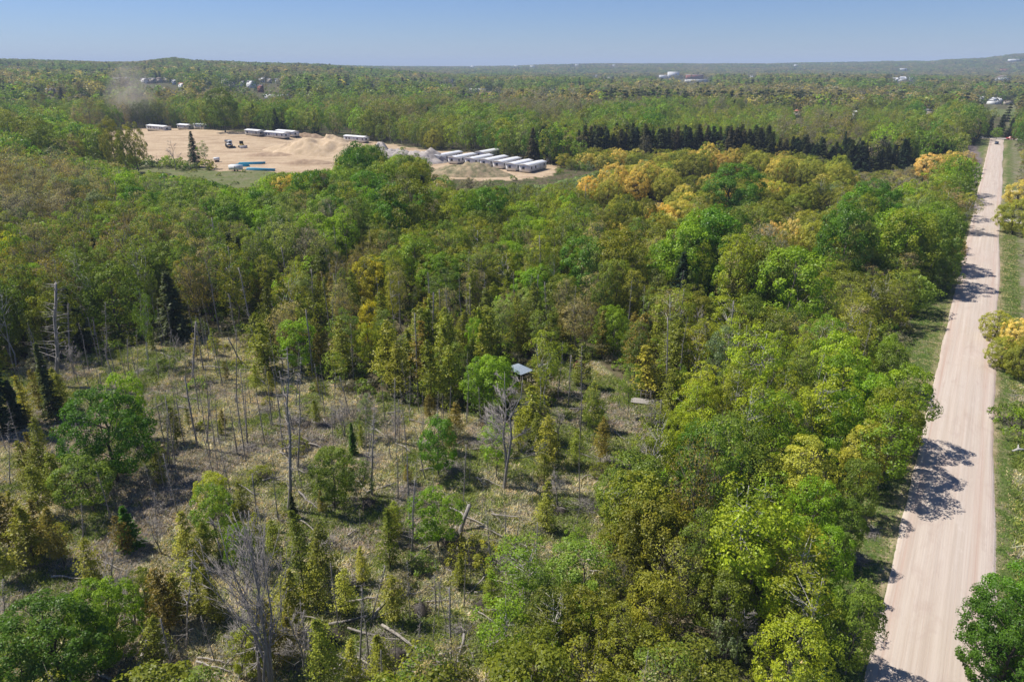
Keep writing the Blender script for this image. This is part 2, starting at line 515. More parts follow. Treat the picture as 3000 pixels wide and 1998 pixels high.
def build_ground():
    rad = np.concatenate([np.arange(2, 30, 2.0), np.arange(30, 150, .5), np.arange(150, 600, 2.6), np.geomspace(600, 14000, 110)])
    az = np.radians(np.linspace(-56, 56, 500))
    R, A = np.meshgrid(rad, az, indexing='ij')
    X = R * np.sin(A); Y = R * np.cos(A)
    Z = hterr(X, Y)
    n, k = X.shape
    idx = np.arange(n * k).reshape(n, k)
    Q = np.stack([idx[:-1, :-1], idx[:-1, 1:], idx[1:, 1:], idx[1:, :-1]], -1).reshape(-1, 4)[:, ::-1]
    me = mesh_np('ground', np.stack([X, Y, Z], -1).reshape(-1, 3), [Q], [ground_mat()], smooth=True)
    x = X.ravel(); y = Y.ravel(); z = Z.ravel()
    px, py = proj(x, y, z)
    jx = 14 * vnoise(x / 3, y / 3, 21) + 10 * vnoise(x, y, 22); jy = 10 * vnoise(x / 3, y / 3, 23)
    s, t = road_st(x, y)
    clear = inpoly(px + jx, py + jy, CLEAR).astype(float)
    clear = np.maximum(clear, inpoly(px + jx, py + jy, GLADE) * .9)
    tj = t + .5 * vnoise(x / 2, y / 2, 30)
    clear = np.maximum(clear, ((tj > 10.3) & (tj < 17)) * .9)
    clear = np.maximum(clear, ((tj > -5.5) & (tj < -2)) * .5)
    clear = np.maximum(clear, inpoly(px, py, MEADOW) * .8)
    green = ((tj > -4.2) & (tj < 11.0) & (s < 505)).astype(float)
    green = np.maximum(green, inpoly(px, py, FIELD) * 1.0)
    green = np.maximum(green, inpoly(px + jx * .3, py + jy * .3, MEADOW) * (.55 + .3 * vnoise(x / 7, y / 7, 77)))
    sand = inpoly(px + jx * .5, py + jy * .3, QUARRY).astype(float)
    spill = sstep(1.0 - np.minimum(np.abs(t - .3), np.abs(t - 7.9)) / (.7 + .5 * vnoise(x / 1.5, y / 1.5, 81))) * (.55 + .35 * vnoise(x / .7, y / .7, 82)) * (s < 512)
    sand = np.maximum(sand, np.clip(spill, 0, 1))
    dark = inpoly(px + jx * .2, py + jy * .3, BAREP).astype(float)  # mask for the dark gravel patch and its painted tree shade
    col = np.stack([clear, green, sand, np.ones_like(sand)], -1).astype(np.float32)
    a = me.attributes.new('zone', 'FLOAT_COLOR', 'POINT'); a.data.foreach_set('color', col.ravel())
    a = me.attributes.new('dark', 'FLOAT', 'POINT'); a.data.foreach_set('value', dark.astype(np.float32))
    o = lk(bpy.data.objects.new('ground', me)); o['kind'] = 'structure'


def build_road():
    rm = road_mat()
    s = np.concatenate([np.arange(-6, 160, .8), np.arange(160, 512, 3.0)])
    k = 25
    L = .42 + .10 * vnoise(s / 5, s * 0, 40) + .04 * vnoise(s / .9, s * 0, 41)
    Rr = 7.75 + .28 * vnoise(s / 16, s * 0 + 4, 42) + .06 * vnoise(s / 1.3, s * 0, 43) + .80 * sstep((95 - s) / 35)
    u = np.linspace(0, 1, k)
    T = L[:, None] * (1 - u) + Rr[:, None] * u
    SS = np.repeat(s[:, None], k, 1)
    X, Y = road_xy(SS, T)
    edge = np.minimum(T - L[:, None], Rr[:, None] - T)
    Z = .03 + .06 * sstep(edge / .6) + .10 * sstep(edge / 3.4) + .025 * vnoise(T * 2.2, SS / 30, 44)
    Z[:, 0] = -.25; Z[:, -1] = -.25
    n = len(s); idx = np.arange(n * k).reshape(n, k)
    Q = np.stack([idx[:-1, :-1], idx[:-1, 1:], idx[1:, 1:], idx[1:, :-1]], -1).reshape(-1, 4)[:, ::-1]
    me = mesh_np('road', np.stack([X, Y, Z], -1).reshape(-1, 3), [Q], [rm], smooth=True)
    a = me.attributes.new('st', 'FLOAT_VECTOR', 'POINT')
    a.data.foreach_set('vector', np.stack([SS, T, Z * 0], -1).reshape(-1).astype(np.float32))
    o = lk(bpy.data.objects.new('road', me)); o['kind'] = 'structure'
    # cross road at the far end and two pale drives on the right
    b = newMB()
    def strip(s0, s1, t0, t1, z=.12):
        pts = [road_xy(s0, t0), road_xy(s1, t0), road_xy(s1, t1), road_xy(s0, t1)]
        b.add([(x, y, z) for x, y in pts] + [(x, y, -.3) for x, y in pts],
              [(0, 3, 2, 1), (0, 1, 5, 4), (1, 2, 6, 5), (2, 3, 7, 6), (3, 0, 4, 7)])
    strip(512, 520, -60, 60)
    o = lk(bpy.data.objects.new('cross_road', b.mesh('cross_road', [PALEG]))); o['kind'] = 'structure'
    b = newMB()
    strip(292, 295, 8.2, 30); strip(233, 236.5, 8.2, 34)
    o = lk(bpy.data.objects.new('driveway', b.mesh('driveway', [PALEG]))); o['kind'] = 'structure'


build_ground()
build_road()

# ------------------------------------------------------------------ tree meshes
def fib(n, rng, j=.35):
    i = np.arange(n) + .5
    ph = np.arccos(1 - 2 * i / n); th = math.pi * (1 + 5 ** .5) * i + rng.normal(size=n) * j
    ph = ph + rng.normal(size=n) * j * .4
    return np.stack([np.sin(ph) * np.cos(th), np.sin(ph) * np.sin(th), np.cos(ph)], -1)


def limb(b, A, B, r0, r1, rng, k=4, m=0, bend=.12, n=4):
    A = np.asarray(A, float); B = np.asarray(B, float)
    L = np.linalg.norm(B - A)
    t = np.linspace(0, 1, n)[:, None]
    pts = A + (B - A) * t
    pts[1:-1] += rng.normal(size=(n - 2, 3)) * bend * L * .5
    pts[:, 2] += -bend * L * np.sin(t[:, 0] * math.pi) * .5
    b.tube(pts, np.linspace(r0, r1, n), k, m=m)


def puff_leaves(b, c, r, n, size, rng, out, flat=.8, v0=.5, m=1, dense_up=.35):
    d = rng.normal(size=(n, 3)); d /= np.linalg.norm(d, axis=1)[:, None]
    flip = (d @ out) < -.25
    d[flip] *= -1
    rr = r * (0.55 + .5 * rng.random(n) ** .6)
    C = c + d * rr[:, None] * np.array([1, 1, flat])
    N = d + out * .4 + np.array([0, 0, dense_up]) + rng.normal(size=(n, 3)) * .55
    b.leaves(C, N, size * (0.7 + .6 * rng.random(n)), v=np.clip(v0 + rng.normal(size=n) * .16, 0, 1), m=m)


def tree_round(seed, h=8.0, rx=3.2, zc=.6, rz=.42, ncl=70, cr=.8, nl=90, ls=.2, trunk=.16, open_=0.0, wood_k=4, stems=1, lobes=.25, limbs=12, twig=0, flat=.8, inner=.2):
    """round crown of leaf clumps on limbs. returns (wood MB, leaf MB)"""
    rng = np.random.default_rng(seed)
    wd = newMB(seed); lf = newMB(seed + 1)
    D = fib(ncl, rng)
    nl_ = 5 + int(rng.integers(3))
    LD = rng.normal(size=(nl_, 3)); LD /= np.linalg.norm(LD, axis=1)[:, None]
    lob = np.max(D @ LD.T, 1)
    rad = (1 - lobes) + lobes * lob + rng.normal(size=ncl) * .07
    ins = rng.random(ncl) < inner
    rad[ins] *= .5 + .3 * rng.random(ins.sum())
    C = D * rad[:, None] * np.array([rx, rx, h * rz]) + np.array([0, 0, h * zc])
    keep = (C[:, 2] > h * (zc - rz) * .9) & (rng.random(ncl) > open_)
    C = C[keep]; D = D[keep]
    lean = rng.normal(size=2) * .04 * h
    bases = []
    for k in range(stems):
        off = np.array([0, 0]) if stems == 1 else rng.normal(size=2) * .25
        tip = np.array([lean[0], lean[1], h * .92]) if stems == 1 else np.array([off[0] * rx * 1.6, off[1] * rx * 1.6, h * (.75 + .2 * rng.random())])
        n = 7; t = np.linspace(0, 1, n)[:, None]
        pts = np.array([off[0], off[1], -.3]) + (tip - np.array([off[0], off[1], -.3])) * t
        pts[1:-1, :2] += rng.normal(size=(n - 2, 2)) * .018 * h
        wd.tube(pts, trunk * (1 - .86 * t[:, 0]) * (1 if stems == 1 else .75), 6)
        bases.append(pts)
    order = rng.permutation(len(C))
    for q, i in enumerate(order):
        c = C[i]
        pts = bases[q % stems]
        if q < limbs:
            zt = np.clip(c[2] - .35 * np.hypot(c[0], c[1]) - .1 * h, h * (zc - rz) * .8, h * .8)
            j = np.argmin(abs(pts[:, 2] - zt))
            limb(wd, pts[j], c, trunk * .42 * (1 - pts[j][2] / h * .6), trunk * .08, rng, wood_k)
        elif twig or q < limbs * 2.2:
            zt = c[2] - .3 * np.hypot(c[0], c[1])
            j = np.argmin(abs(pts[:, 2] - zt))
            a = pts[j] + (c - pts[j]) * .35
            wd.twigs([a], [c], trunk * .14)
        out = D[i] * np.array([1, 1, .8]) + np.array([0, 0, .3]); out /= np.linalg.norm(out)
        n = int(nl * (0.6 + .8 * rng.random()))
        puff_leaves(lf, c, cr * (.7 + .6 * rng.random()), n, ls, rng, out, flat=flat, v0=.5 + rng.normal() * .13, m=0)
        if twig:
            d = rng.normal(size=(twig, 3)) * .5 + out * 1.0 + np.array([0, 0, .5])
            d /= np.linalg.norm(d, axis=1)[:, None]
            A = c - out * cr * .5 + rng.normal(size=(twig, 3)) * cr * .3
            wd.twigs(A, A + d * cr * (.8 + .8 * rng.random((twig, 1))), .016)
    return wd, lf


def tree_cedar(seed, h=6.5, r=1.3, nb=70, nl=26, ls=.17, start=.12, trunk=.07, gaps=.15, shape=.85, droop=.15):
    rng = np.random.default_rng(seed)
    wd = newMB(seed); lf = newMB(seed + 1)
    n = 6; t = np.linspace(0, 1, n)
    pts = np.stack([t * 0, t * 0, -.2 + (h + .2) * t], 1); pts[1:, :2] += np.cumsum(rng.normal(size=(n - 1, 2)) * .05, 0)
    wd.tube(pts, trunk * (1 - .9 * t), 5)
    side = rng.random() * 6.28
    for i in range(nb):
        f = start + (1 - start) * ((i + rng.random()) / nb) ** 1.05
        if rng.random() < gaps: continue
        th = rng.random() * 6.283
        R = r * (1 - f) ** shape * (.55 + .6 * rng.random()) * (1 + .25 * math.cos(th - side)) + .12
        if f < start + .15: R *= .45 + 3.5 * (f - start)
        z = h * f
        cx = np.interp(z, pts[:, 2], pts[:, 0]); cy = np.interp(z, pts[:, 2], pts[:, 1])
        d = np.array([math.cos(th), math.sin(th), 0])
        A = np.array([cx, cy, z]); B = A + d * R + np.array([0, 0, R * (.25 - droop * 2 * rng.random())])
        wd.twigs([A], [B], .018)
        m_ = max(4, int(nl * (.35 + R / r)))
        u = rng.random(m_) ** .7
        side_v = np.array([-d[1], d[0], 0])
        C = A + (B - A) * u[:, None] + side_v * (rng.normal(size=(m_, 1)) * .22 * R) + rng.normal(size=(m_, 3)) * .07
        C[:, 2] -= rng.random(m_) * .12
        N = np.array([0, 0, .9]) + d * .6 + rng.normal(size=(m_, 3)) * .55
        lf.leaves(C, N, ls * (.7 + .7 * rng.random(m_)), asp=.5, v=np.clip(.5 + .25 * (u - .5) + rng.normal(size=m_) * .14, 0, 1), m=0)
    return wd, lf


def tree_spruce(seed, h=9.0, r=1.9, wh=26, ls=.42, trunk=.12, per=9):
    rng = np.random.default_rng(seed)
    wd = newMB(seed); lf = newMB(seed + 1)
    wd.tube([(0, 0, -.2), (0, 0, h * .5), (0, 0, h)], [trunk, trunk * .6, .01], 5)
    for i in range(wh):
        f = .08 + .92 * i / wh
        z = h * f
        for k in range(per):
            th = rng.random() * 6.283
            R = r * (1 - f) ** .9 * (.75 + .4 * rng.random()) + .1
            d = np.array([math.cos(th), math.sin(th), 0]); sv = np.array([-d[1], d[0], 0])
            A = np.array([0, 0, z]); B = A + d * R + np.array([0, 0, -.22 * R + .05])
            m_ = 5 + int(R * 6)
            u = np.linspace(.15, 1, m_)
            for sg in (-1, 1):
                C = A + (B - A) * u[:, None] + sv * sg * (.14 * (1.2 - u)[:, None] * R) + rng.normal(size=(m_, 3)) * .04
                N = np.array([0, 0, 1.0]) + d * .3 + rng.normal(size=(m_, 3)) * .4
                lf.leaves(C, N, ls * (.8 + .4 * rng.random(m_)), asp=.42, v=np.clip(.45 + .3 * (u - .5) + rng.normal(size=m_) * .12, 0, 1),
                          up=np.tile(d + sv * sg * .8, (m_, 1)))
    return wd, lf


def tree_dead(seed, h=7.0, trunk=.07, nb=60, bl=.55, broken=False):
    rng = np.random.default_rng(seed)
    wd = newMB(seed)
    n = 7; t = np.linspace(0, 1, n)
    pts = np.stack([t * 0, t * 0, -.2 + (h + .2) * t], 1); pts[1:, :2] += np.cumsum(rng.normal(size=(n - 1, 2)) * .035 * (h / 7), 0)
    wd.tube(pts, trunk * (1 - (.45 if broken else .88) * t), 5)
    f = .12 + .88 * rng.random(nb) ** .8
    z = h * f
    A = np.stack([np.interp(z, pts[:, 2], pts[:, 0]), np.interp(z, pts[:, 2], pts[:, 1]), z], 1)
    th = rng.random(nb) * 6.283
    L = bl * (1.15 - f) * (.3 + 1.0 * rng.random(nb)) + .12
    B = A + np.stack([np.cos(th) * L, np.sin(th) * L, L * (rng.random(nb) * .9 - .45)], 1)
    br = newMB(seed + 3)
    br.twigs(A, B, .013)
    k = rng.random(nb) < .5
    M = A[k] + (B[k] - A[k]) * .5
    B2 = M + (B[k] - A[k]) * .5 + rng.normal(size=(k.sum(), 3)) * .22 * L[k][:, None]
    br.twigs(M, B2, .009)
    return wd, br


def tree_bare(seed, h=8.0, r=2.4, stems=3, trunk=.13, n1=9, n2=8, n3=6, up=.9, tw=.014):
    """leafless branching tree"""
    rng = np.random.default_rng(seed)
    wd = newMB(seed); br = newMB(seed + 5)
    A2 = []; B2 = []
    for s_ in range(stems):
        a = rng.random() * 6.28
        tip = np.array([math.cos(a) * r * .45 * (stems > 1), math.sin(a) * r * .45 * (stems > 1), h * (.8 + .2 * rng.random())])
        n = 7; t = np.linspace(0, 1, n)[:, None]
        base = np.array([math.cos(a) * .18 * (stems > 1), math.sin(a) * .18 * (stems > 1), -.25])
        pts = base + (tip - base) * t; pts[1:-1, :2] += rng.normal(size=(n - 2, 2)) * .02 * h
        pts[:, :2] *= (t ** .5 if stems > 1 else 1)
        wd.tube(pts, trunk * (1 - .88 * t[:, 0]), 6)
        for i in range(n1):
            f = .3 + .65 * (i + rng.random()) / n1
            A = pts[0] + (tip - pts[0]) * f
            A = np.array([np.interp(A[2], pts[:, 2], pts[:, 0]), np.interp(A[2], pts[:, 2], pts[:, 1]), A[2]])
            th = rng.random() * 6.283
            L = r * (1.15 - f) * (.6 + .6 * rng.random())
            B = A + np.array([math.cos(th) * L, math.sin(th) * L, L * up * (.6 + .7 * rng.random())])
            limb(wd, A, B, trunk * .34 * (1.1 - f), .012, rng, 4)
            for j in range(n2):
                g = .25 + .75 * rng.random()
                a2 = A + (B - A) * g
                d = (B - A) / np.linalg.norm(B - A) + rng.normal(size=3) * .55 + np.array([0, 0, .3])
                l2 = L * .42 * (1.2 - g)
                b2 = a2 + d * l2
                br.twigs([a2], [b2], tw)
                if n3:
                    g3 = rng.random((n3, 1))
                    a3 = a2 + (b2 - a2) * g3
                    d3 = d + rng.normal(size=(n3, 3)) * .6
                    A2.append(a3); B2.append(a3 + d3 * l2 * .45)
    if A2: br.twigs(np.concatenate(A2), np.concatenate(B2), tw * .6)
    return wd, br


def shrub(seed, h=1.5, r=1.1, ncl=26, cr=.38, nl=46, ls=.15, twig=5):
    rng = np.random.default_rng(seed)
    wd = newMB(seed); lf = newMB(seed + 1)
    for i in range(ncl):
        th = rng.random() * 6.283; q = rng.random() ** .5
        c = np.array([math.cos(th) * r * q, math.sin(th) * r * q, h * (1 - .6 * q * q) * (.55 + .45 * rng.random())])
        o = np.array([math.cos(th) * q, math.sin(th) * q, .6]); o /= np.linalg.norm(o)
        wd.twigs([c * np.array([.1, .1, 0])], [c], .02)
        A = np.tile(c * np.array([.5, .5, .4]), (twig, 1))
        wd.twigs(A, c + rng.normal(size=(twig, 3)) * cr * .9 + np.array([0, 0, cr * .5]), .009)
        puff_leaves(lf, c, cr * (.7 + .6 * rng.random()), int(nl * (.5 + rng.random())), ls, rng, o, v0=.5 + rng.normal() * .12, m=0)
    return wd, lf


# variant library: species -> list of dict(wood mesh, leaf mesh, joined mesh for far, nominal height)
LIB = {}


def joinMB(a, b):
    c = newMB()
    c.V = a.V + b.V; c.v = a.v + b.v
    n0 = a.n
    c.Q = list(a.Q) + [q + n0 for q in b.Q]; c.T = list(a.T) + [q + n0 for q in b.T]
    c.qm = list(a.qm) + [q * 0 + 1 for q in b.qm]; c.tm = list(a.tm) + [q * 0 + 1 for q in b.tm]
    c.n = a.n + b.n
    return c


def reg(sp, wl, h, mats, nm):
    wd, lf = wl
    LIB.setdefault(sp, []).append(dict(w=wd.mesh(nm + '_trunk', [mats[0]]), l=lf.mesh(nm + '_crown', [mats[1]]),
                                       j=joinMB(wd, lf).mesh(nm, list(mats)), h=h))


for i in range(4):
    reg('maple', tree_round(100 + i, 8, 2.9 + .3 * (i % 2), .60, .40, 80, .72, 104, .215, .15, open_=.06), 8, (BARK, LEAF), 'maple_tree')
for i in range(2):
    reg('bigmaple', tree_round(120 + i, 10, 4.2, .56, .44, 165, .72, 122, .21, .25, lobes=.3, limbs=18), 10, (BARKD, LEAF), 'maple_tree')
for i in range(4):
    reg('aspen', tree_round(140 + i, 9, 1.9 + .2 * (i % 2), .64, .36, 60, .6, 72, .18, .09, open_=.14, twig=3, limbs=22, inner=.35), 9, (BARK, LEAF), 'aspen_tree')
for i in range(4):
    reg('birch', tree_round(160 + i, 10, 1.9 + .25 * (i % 2), .68, .30, 58, .62, 62, .18, .12, open_=.2, limbs=26, inner=.4, stems=1 + (i % 2)), 10, (BIRCH, LEAF), 'birch_tree')
for i in range(4):
    reg('bud', tree_round(180 + i, 10, 2.3 + .3 * (i % 2), .62, .36, 70, .75, 36, .19, .12, open_=.1, twig=7, limbs=24, inner=.3, stems=1 + (i % 2)), 10, (BARK, LEAF), 'budding_tree')
for i in range(6):
    reg('cedar', tree_cedar(200 + i, 6.5, 1.45 + .35 * (i % 3), 80 + 14 * (i % 3), 32, .19, start=.08 + .07 * (i % 3), gaps=.08 + .14 * (i % 2), shape=(.85, .6, .72)[i % 3]), 6.5, (BARKD, LEAF), 'cedar_tree')
for i in range(3):
    reg('willow', tree_round(220 + i, 8.5, 4.3, .52, .44, 190, .58, 72, .23, .24, lobes=.38, limbs=18, stems=3, flat=.95, twig=0, inner=.1), 8.5, (BARKD, LEAF), 'willow_tree')
for i in range(3):
    reg('spruce', tree_spruce(240 + i, 9, 1.5 + .5 * i), 9, (BARKD, LEAF), 'spruce_tree')
for i in range(7):
    reg('dead', tree_dead(260 + i, 7, .05 + .012 * (i % 4), 60 + 14 * (i % 3), .42 + .18 * (i % 3), broken=(i % 3 == 2)), 7, (DEADW, DEADW), 'dead_tree')
for i in range(3):
    reg('bare', tree_bare(280 + i, 8, 2.4, 1 + i, .11, 12, 9, 9, tw=.017), 8, (DEADW, DEADW), 'bare_tree')
reg('bigbare', tree_bare(291, 12, 2.7, 5, .095, 14, 8, 7, up=1.9, tw=.015), 12, (DEADW, DEADW), 'bare_tree')
for i in range(4):
    reg('shrub', shrub(300 + i, 1.5 + .3 * (i % 2), 1.1 + .25 * i), 1.6, (BARK, LEAF), 'shrub')

SPN = dict(maple='maple_tree', bigmaple='maple_tree', aspen='aspen_tree', birch='birch_tree', bud='budding_tree', cedar='cedar_tree', willow='willow_tree',
           spruce='spruce_tree', dead='dead_tree', bare='bare_tree', bigbare='bare_tree', shrub='shrub')
TINT = dict(
    G1=('bright green', (.140, .215, .012)), G2=('yellow-green', (.205, .235, .014)), G3=('deep green', (.064, .135, .010)),
    G4=('mid-green', (.110, .152, .018)), OL=('olive', (.152, .165, .015)), OD=('dark olive', (.110, .125, .014)),
    RU=('rust-tinged', (.150, .122, .020)), BR=('tan', (.235, .195, .070)), GY=('grey-brown', (.175, .16, .095)),
    GD=('golden', (.43, .34, .075)), GP=('peach-gold', (.46, .35, .12)), OW=('olive-gold', (.24, .238, .030)), GG=('grey-green', (.125, .16, .062)), OR=('orange-yellow', (.33, .28, .015)),
    DK=('blue-green', (.032, .055, .026)), DG=('dark green', (.055, .070, .026)), BK=('brownish dark green', (.095, .080, .042)), PG=('pale green', (.18, .215, .045)), DE=('grey', (.3, .3, .3)), RD=('dark red', (.12, .03, .03)))

# mixes: (species, weight, tints, height lo, hi)
MIX = dict(
    strip=[('maple', 5, 'G1 G1 G2 G2 G4', 7, 10), ('birch', 4.5, 'G2 G1 G2', 9, 13), ('dead', 1.0, 'DE', 9, 12), ('bare', .5, 'DE', 9, 11), ('aspen', 3, 'G2 G4 G1', 8, 10), ('bud', .8, 'OL BR', 8, 10)],
    stripol=[('maple', 4, 'OL G4 OW', 6, 9), ('aspen', 2, 'OL G2', 7, 9), ('birch', 2.6, 'G2 OL', 8, 11), ('dead', 1.2, 'DE', 8, 11), ('bare', .8, 'DE', 7, 10), ('shrub', 1, 'OL G4', 2, 3)],
    olive=[('maple', 4, 'OL OD OL G4', 6, 9), ('bud', 2.8, 'BR OL OW', 8, 10), ('aspen', 3, 'OL G4', 7, 10), ('birch', .9, 'OL', 9, 11), ('dead', .8, 'DE', 8, 10)],
    cedar=[('cedar', 7, 'OL OL OL OD RU', 6, 10), ('bud', 1.6, 'BR RU', 8, 10), ('aspen', 1.0, 'G4 PG', 7, 10), ('dead', 3.4, 'DE', 8, 12), ('maple', .5, 'G1 OL', 6, 8), ('birch', .7, 'OL', 9, 12)],
    left=[('cedar', 3, 'OD OL OL RU', 7, 12), ('bud', 3, 'BR RU OL', 11, 15), ('aspen', 2, 'G4 G1 OL', 10, 15), ('birch', 1, 'G4', 12, 15), ('spruce', .8, 'DG', 8, 13), ('maple', 1.2, 'G1 G4 OL', 9, 13), ('dead', 2.0, 'DE', 10, 14)],
    leftg=[('maple', 2.5, 'G1 G4 G3', 9, 14), ('aspen', 3, 'G1 PG G4', 10, 15), ('bud', 2, 'BR GY', 10, 15), ('cedar', 1.5, 'OL OD', 7, 11), ('birch', 1.4, 'PG G4', 11, 15), ('dead', 1.1, 'DE', 10, 14), ('bare', .4, 'DE', 9, 12)],
    tan=[('bud', 6, 'BR BR GY RU', 14, 17), ('maple', 1.5, 'GG', 12, 15), ('aspen', 1.5, 'OL', 12, 15)],
    mixg=[('maple', 3.5, 'G1 G4 OL G3', 11, 18), ('aspen', 3, 'G4 PG OL', 12, 18), ('bud', 1.6, 'BR RU', 12, 18), ('cedar', .8, 'OD OL', 9, 13), ('birch', .5, 'G4', 12, 17), ('spruce', .5, 'DK DG', 10, 16)],
    mido=[('maple', 4, 'OL G4 G1', 8, 12), ('aspen', 4, 'OL G4 G2', 9, 13), ('bud', 1.2, 'BR OL', 9, 13), ('birch', 1.3, 'G2 OL', 9, 13), ('dead', .7, 'DE', 10, 13)],
    brown=[('bud', 6, 'BR GY GY RU', 11, 17), ('aspen', 2, 'OL G4', 10, 15), ('maple', 1.5, 'OL G4', 10, 14), ('spruce', .5, 'DK', 10, 15)],
    brmix=[('bud', 3.5, 'BR RU GY', 13, 20), ('maple', 2.5, 'G4 OL G1', 12, 18), ('aspen', 2.5, 'OL G4', 12, 19), ('spruce', .6, 'DK', 11, 17)],
    green=[('maple', 5, 'G1 G4 G3 OL', 10, 17), ('aspen', 3, 'G2 G4 PG', 10, 17), ('bud', 1.2, 'BR GY', 11, 17), ('spruce', .3, 'DK', 10, 15)],
    conif=[('spruce', 10, 'DK DG', 9, 13)],
    gold=[('willow', 4.5, 'OW OW GD OL', 5.5, 8), ('maple', 2, 'OL G4', 5, 7), ('shrub', 3, 'OL GG', 2, 4)],
    golda=[('maple', 3, 'OL G4', 5, 8), ('willow', 2.0, 'OW OL', 6, 8), ('bud', 1.6, 'GY BR', 7, 9), ('birch', .6, 'OL', 9, 11), ('shrub', 2, 'GG GY', 1.5, 3)],
    gshrub=[('shrub', 10, 'GG GG G4', 2.8, 4.2)],
    lshrub=[('shrub', 8, 'G4 GG OL G1', 2.2, 4.5), ('aspen', .8, 'OL G4', 6, 8), ('dead', .35, 'DE', 7, 9)],
    marsh=[('shrub', 8, 'GY GY BR OL', 1.2, 2.4)],
    clr=[('dead', 7.5, 'DE', 4, 8.5), ('cedar', 2.0, 'OL OL RU', 2.2, 4.6), ('shrub', 1.7, 'OL G4 GY', .8, 1.8), ('bare', .35, 'DE', 4, 6), ('aspen', .25, 'G1 G4', 4, 6)],
    clrc=[('cedar', 5, 'OL OL OW RU', 3.5, 6.5), ('dead', 2.2, 'DE', 4, 8), ('shrub', .8, 'OL G4', .8, 1.6), ('bare', .4, 'DE', 4, 7)],
    rside=[('shrub', 5, 'OL G4 GY GY', 1.2, 2.6), ('bare', .4, 'DE', 4, 5), ('willow', 1.2, 'OW OL', 5, 6.5)],
)
